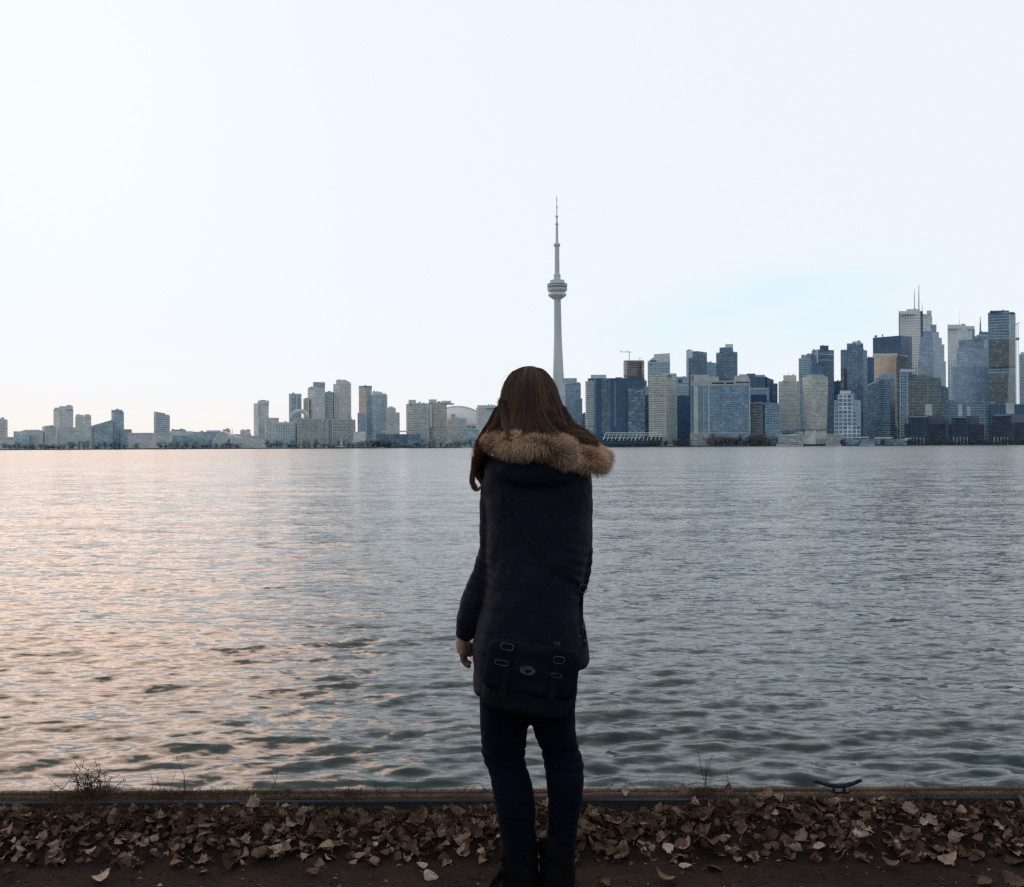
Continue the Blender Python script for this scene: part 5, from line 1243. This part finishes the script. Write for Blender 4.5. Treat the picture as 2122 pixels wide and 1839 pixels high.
for k_ in range(268):
    x = lr.uniform(-2.15, 2.15)
    y = 3.735 - abs(lr.normal(0, .14)); y = 3.50 + (y-3.50) if y > 3.47 else 3.47 + lr.uniform(0, .2)
    y = min(y, 3.695)
    put_leaf(x, y, lr.uniform(.032, .070), z=lr.uniform(.008, .034), tilt=.33)
# the rest of the litter: one mass
vs = []; fs = []; at = []; b0 = 0
for k_ in range(5600):
    x = lr.uniform(-3.4, 3.4); q = lr.random()
    y = 3.705 - abs(lr.normal(0, .125)) if q < .86 else lr.uniform(3.2, 3.6)
    if y < 3.44 and q < .86: y = lr.uniform(3.46, 3.70)
    v, f = LM[lr.integers(len(LM))]; s_ = lr.uniform(.013, .054) if q < .86 else lr.uniform(.004, .018)
    e_ = Matrix.Rotation(lr.uniform(0, 6.28), 3, 'Z') @ Matrix.Rotation(lr.normal(0, .7), 3, 'X') @ Matrix.Rotation(lr.normal(0, .6), 3, 'Y')
    vv = (v*s_) @ np.array(e_).T + np.array([x, y, surf(x, min(y,3.7)) + lr.uniform(-.004, .022)*(q < .86)])
    vs.append(vv); fs += [tuple(i+b0 for i in t_) for t_ in f]; b0 += len(v); at.append(np.full(len(v), min(1, abs(lr.normal(0, .42)))))
tag(mesh_obj('leaf_litter', np.concatenate(vs), fs, lmat2, attr={'rnd': np.concatenate(at)}), 'dark mat of small broken leaves heaped against the quay edge', 'leaf litter', kind='stuff')

# dry grass and roots
def blades(name, xs, ys, zs, ln, rad, mat, curl=.6, S=6, up=1.0, seed=3, parent=None):
    g = np.random.default_rng(seed); n_ = len(xs); u = np.linspace(0, 1, S)
    d_ = np.stack([g.normal(0, .7, n_), g.normal(0, .5, n_), np.full(n_, up)], -1); d_ /= np.linalg.norm(d_, axis=1, keepdims=True)
    b2 = g.normal(0, 1, (n_, 3)); b2[:, 2] = -abs(b2[:, 2])*.7
    pts = np.stack([xs, ys, zs], -1)[:, None] + d_[:, None]*(ln[:, None]*u)[..., None] + b2[:, None]*(ln[:, None]*curl*u**2)[..., None]
    return fibres(name, pts, rad, mat, parent, rnd=g.random(n_))
straw_m = fibre_mat('dry_grass', (.035, .020, .013), (.15, .09, .058), (.02, .013, .011), rough=.8, spec=.1, rs=.7)
dens = lambda x: .35 + .65*np.clip(hash_noise(x*1.7, x*0, seed=8)+.35, 0, 1) + 1.3*np.exp(-((x+1.45)/.35)**2) + .7*np.exp(-((x-.65)/.25)**2)
X = lr.uniform(-3, 3, 26000); X = X[lr.random(26000) < dens(X)*.55]; n_ = len(X)
Yb = lr.uniform(3.62, 3.725, n_); onk = lr.random(n_) < np.where(X < -.45, .42, .22); Yb = np.where(onk, lr.uniform(3.72, 3.80, n_), Yb)
Zb = np.where(onk, .128, np.array([surf(a_, min(b_, 3.7)) for a_, b_ in zip(X, Yb)]))
go = blades('dry_grass', X, Yb, Zb, np.where(onk, lr.uniform(.012, .042, n_)*(1+.6*(lr.random(n_) < .06)), lr.uniform(.03, .10, n_)), np.full(n_, .0008), straw_m, seed=4)
tag(go, 'fine dry brown grass tangled along the base and top of the quay edge', 'dry grass', kind='stuff')
X = lr.uniform(-3, 3, 2600); Yb = lr.uniform(3.15, 3.6, 2600)
go = blades('twig_debris', X, Yb, np.array([surf(a_, b_) for a_, b_ in zip(X, Yb)])+.001, lr.uniform(.01, .05, 2600), np.full(2600, .0006), straw_m, up=.05, curl=.2, seed=5)
tag(go, 'thin needles and twig scraps scattered over the bare soil', 'twigs', kind='stuff')

# individual weeds on the quay edge
stem_m = simple('dry_stem', (.030, .015, .010), (.085, .042, .026), scale=60, rough=.8)
def weed(label, px, py, stems, seed, tuft=0, tuft_r=.05, thick=.0011):
    p = P(px, py, 3.765); e_ = empty('dry_weed', (p.x, 3.765, .13)); tag(e_, label, 'weed')
    g = np.random.default_rng(seed)
    for st in stems:
        mb = MB()
        pts = [P(a_, b_, 3.765 + g.uniform(-.012, .012)*i) for i, (a_, b_) in enumerate(st)]
        sub = []
        for i in range(len(pts)-1):
            for s_ in (0, .5): sub.append(pts[i].lerp(pts[i+1], s_) + Vector(g.normal(0, .0012, 3)))
        sub.append(pts[-1]); n2 = len(sub)
        mb.tube(sub, [thick*(1.15-.75*i/(n2-1)) for i in range(n2)], 5)
        for i in range(1, n2):
            if g.random() < .45:
                dd = Vector((g.normal(0, .8), g.normal(0, .5), g.uniform(0, 1))).normalized()*g.uniform(.006, .016); mb.tube([sub[i], sub[i]+dd*.6, sub[i]+dd+Vector((0,0,-.002))], [thick*.6, thick*.9, thick*.3], 4)
        mb.obj('stem', stem_m, e_)
    if tuft:
        xs = p.x + g.normal(0, tuft_r, tuft); ys = 3.765 + g.uniform(-.04, .04, tuft)
        o_ = blades('tuft', xs, ys, np.full(tuft, .126), g.uniform(.3, 1.0, tuft)*tuft_r*np.exp(-((xs-p.x)/tuft_r)**2*.4)*1.1, np.full(tuft, .0009), straw_m, curl=.9, seed=seed+1); o_.parent = e_; o_.location = tuple(-c for c in e_.location)
_rw = np.random.default_rng(9)
_ex = [[(x_, 1641), (x_ + _rw.normal(0, 9), 1641 - h_*.5), (x_ + _rw.normal(0, 18), 1641 - h_*.85), (x_ + _rw.normal(0, 26), 1641 - h_)] for x_, h_ in zip(_rw.normal(188, 17, 26), _rw.uniform(18, 58, 26))]
weed('bushy tangled dry weed standing on the quay edge near the left side', 180, 1640, _ex + [[(196,1640),(205,1612),(201,1590),(195,1570)],[(208,1640),(207,1605),(206,1580)],[(172,1640),(158,1612),(165,1596),(170,1572)],[(166,1596),(152,1574)],[(170,1592),(176,1571)],[(150,1640),(126,1636),(100,1612)],[(128,1638),(150,1612)],[(190,1640),(180,1600),(188,1590)],[(215,1640),(240,1640),(264,1625)],[(160,1640),(168,1618),(190,1610),(205,1625)],[(185,1640),(160,1625),(158,1600)],[(225,1640),(230,1612)],[(175,1640),(195,1620),(208,1600)]], 1, 520, .05, .0014)
weed('sparse thin weed with tall bent stems right of the bushy tangled weed', 360, 1640, [[(382,1645),(381,1605),(372,1585),(366,1574)],[(352,1645),(357,1615),(366,1600)],[(314,1640),(318,1622),(312,1606)],[(335,1640),(325,1612)],[(398,1642),(402,1625)]], 2, 200, .05, .0013)
weed('tiny dark forked twig on the quay edge halfway between left weeds and woman', 568, 1642, [[(568,1642),(571,1612),(575,1602)],[(570,1622),(560,1597)],[(590,1640),(588,1622),(612,1619)]], 3, 70, .03)
weed('low ragged brown tuft on the quay edge left of the woman', 722, 1642, [[(728,1645),(722,1628),(710,1618)],[(735,1645),(726,1626)],[(748,1640),(752,1627)],[(780,1642),(779,1618)],[(778,1642),(800,1628)]], 4, 220, .035)
weed('small looped dry stem beside the left leg of the woman', 990, 1640, [[(958,1642),(972,1628),(990,1622),(1003,1630),(1008,1640)],[(975,1640),(986,1628)],[(1006,1640),(996,1622)]], 5, 20, .02)
weed('arched thin stem growing on the quay edge just right of the woman', 1290, 1640, [[(1263,1638),(1274,1618),(1290,1612),(1302,1614)],[(1296,1625),(1302,1612)],[(1303,1622),(1320,1636)],[(1345,1619),(1336,1598)],[(1386,1635),(1396,1626)]], 6, 90, .022)
weed('dry weed clump with three tall upright stalks right of the woman', 1455, 1640, [[(1454,1593),(1448,1568),(1447,1552)],[(1462,1596),(1465,1576)],[(1466,1596),(1470,1580),(1474,1570)],[(1460,1640),(1462,1606),(1472,1596),(1473,1622)],[(1454,1593),(1458,1615),(1462,1640)],[(1418,1642),(1416,1612)],[(1425,1626),(1450,1622),(1475,1634)],[(1462,1596),(1461,1620)],[(1466,1596),(1463,1630)]], 7, 420, .04, .0014)
weed('single leaning stalk left of the mooring cleat', 1507, 1640, [[(1512,1632),(1508,1618),(1506,1600)],[(1512,1632),(1518,1642)],[(1482,1618),(1508,1618)]], 8, 90, .018, .0013)
weed('small wiry dry sprig right of the mooring cleat', 1885, 1636, [[(1874,1634),(1876,1620),(1888,1619)],[(1900,1632),(1902,1612)],[(1836,1622),(1858,1620)],[(1905,1628),(1935,1628)]], 9, 70, .03, .0008)
for (px, py, sz, lb) in ((1415,1636,.05,'brown leaf stuck upright on the quay edge beside the three-stalk weed'),(1508,1634,.045,'brown leaf caught on the quay edge at the leaning stalk'),(1294,1632,.035,'small tan leaf on the quay edge just right of the woman'),(597,1650,.03,'pale leaf lying on the quay edge left of the woman')):
    p = P(px, py, 3.745); o_ = put_leaf(p.x, 3.745, sz, z=0, tilt=.2, label=lb); o_.location.z = .138 + sz*.25; o_.rotation_euler = (1.2, .3, .4); del o_['group']

# mooring cleat
e = empty('mooring_cleat', (P(1738,1640,3.765).x, 3.765, .13)); tag(e, 'dark blue-black steel mooring cleat with two upturned horns on the quay edge', 'mooring cleat')
cl_m = simple('cleat_steel', (.008, .011, .02), (.03, .036, .05), scale=60, rough=.5, metal=.3, bump=.4, bscale=200, dist=.001)
kc = 3.765/F
mb = MB(); pts = [(1686,1619,3.0),(1694,1620,3.9),(1706,1624,4.2),(1722,1628,4.6),(1737,1629,5.2),(1752,1628,4.8),(1768,1624,4.3),(1778,1619.5,4.0),(1786,1617,3.0)]
mb.tube([P(a_, b_, 3.765) for a_, b_, _ in pts], [c_*kc for *_, c_ in pts], 10); mb.obj('horn_bar', cl_m, e, smooth=True)
for x_ in (1728, 1749):
    mb = MB(); mb.tube([P(x_, 1628, 3.765), P(x_, 1635, 3.765), P(x_ + (2 if x_ > 1738 else -2), 1641, 3.765)], [3.6*kc, 3.2*kc, 4.6*kc], 10); mb.obj('leg', cl_m, e, smooth=True)
mb = MB(); a_ = P(1722, 1641, 3.765); b_ = P(1757, 1640, 3.765); mb.box((a_.x, 3.745, .131), (b_.x, 3.785, .138)); mb.obj('base_plate', cl_m, e)
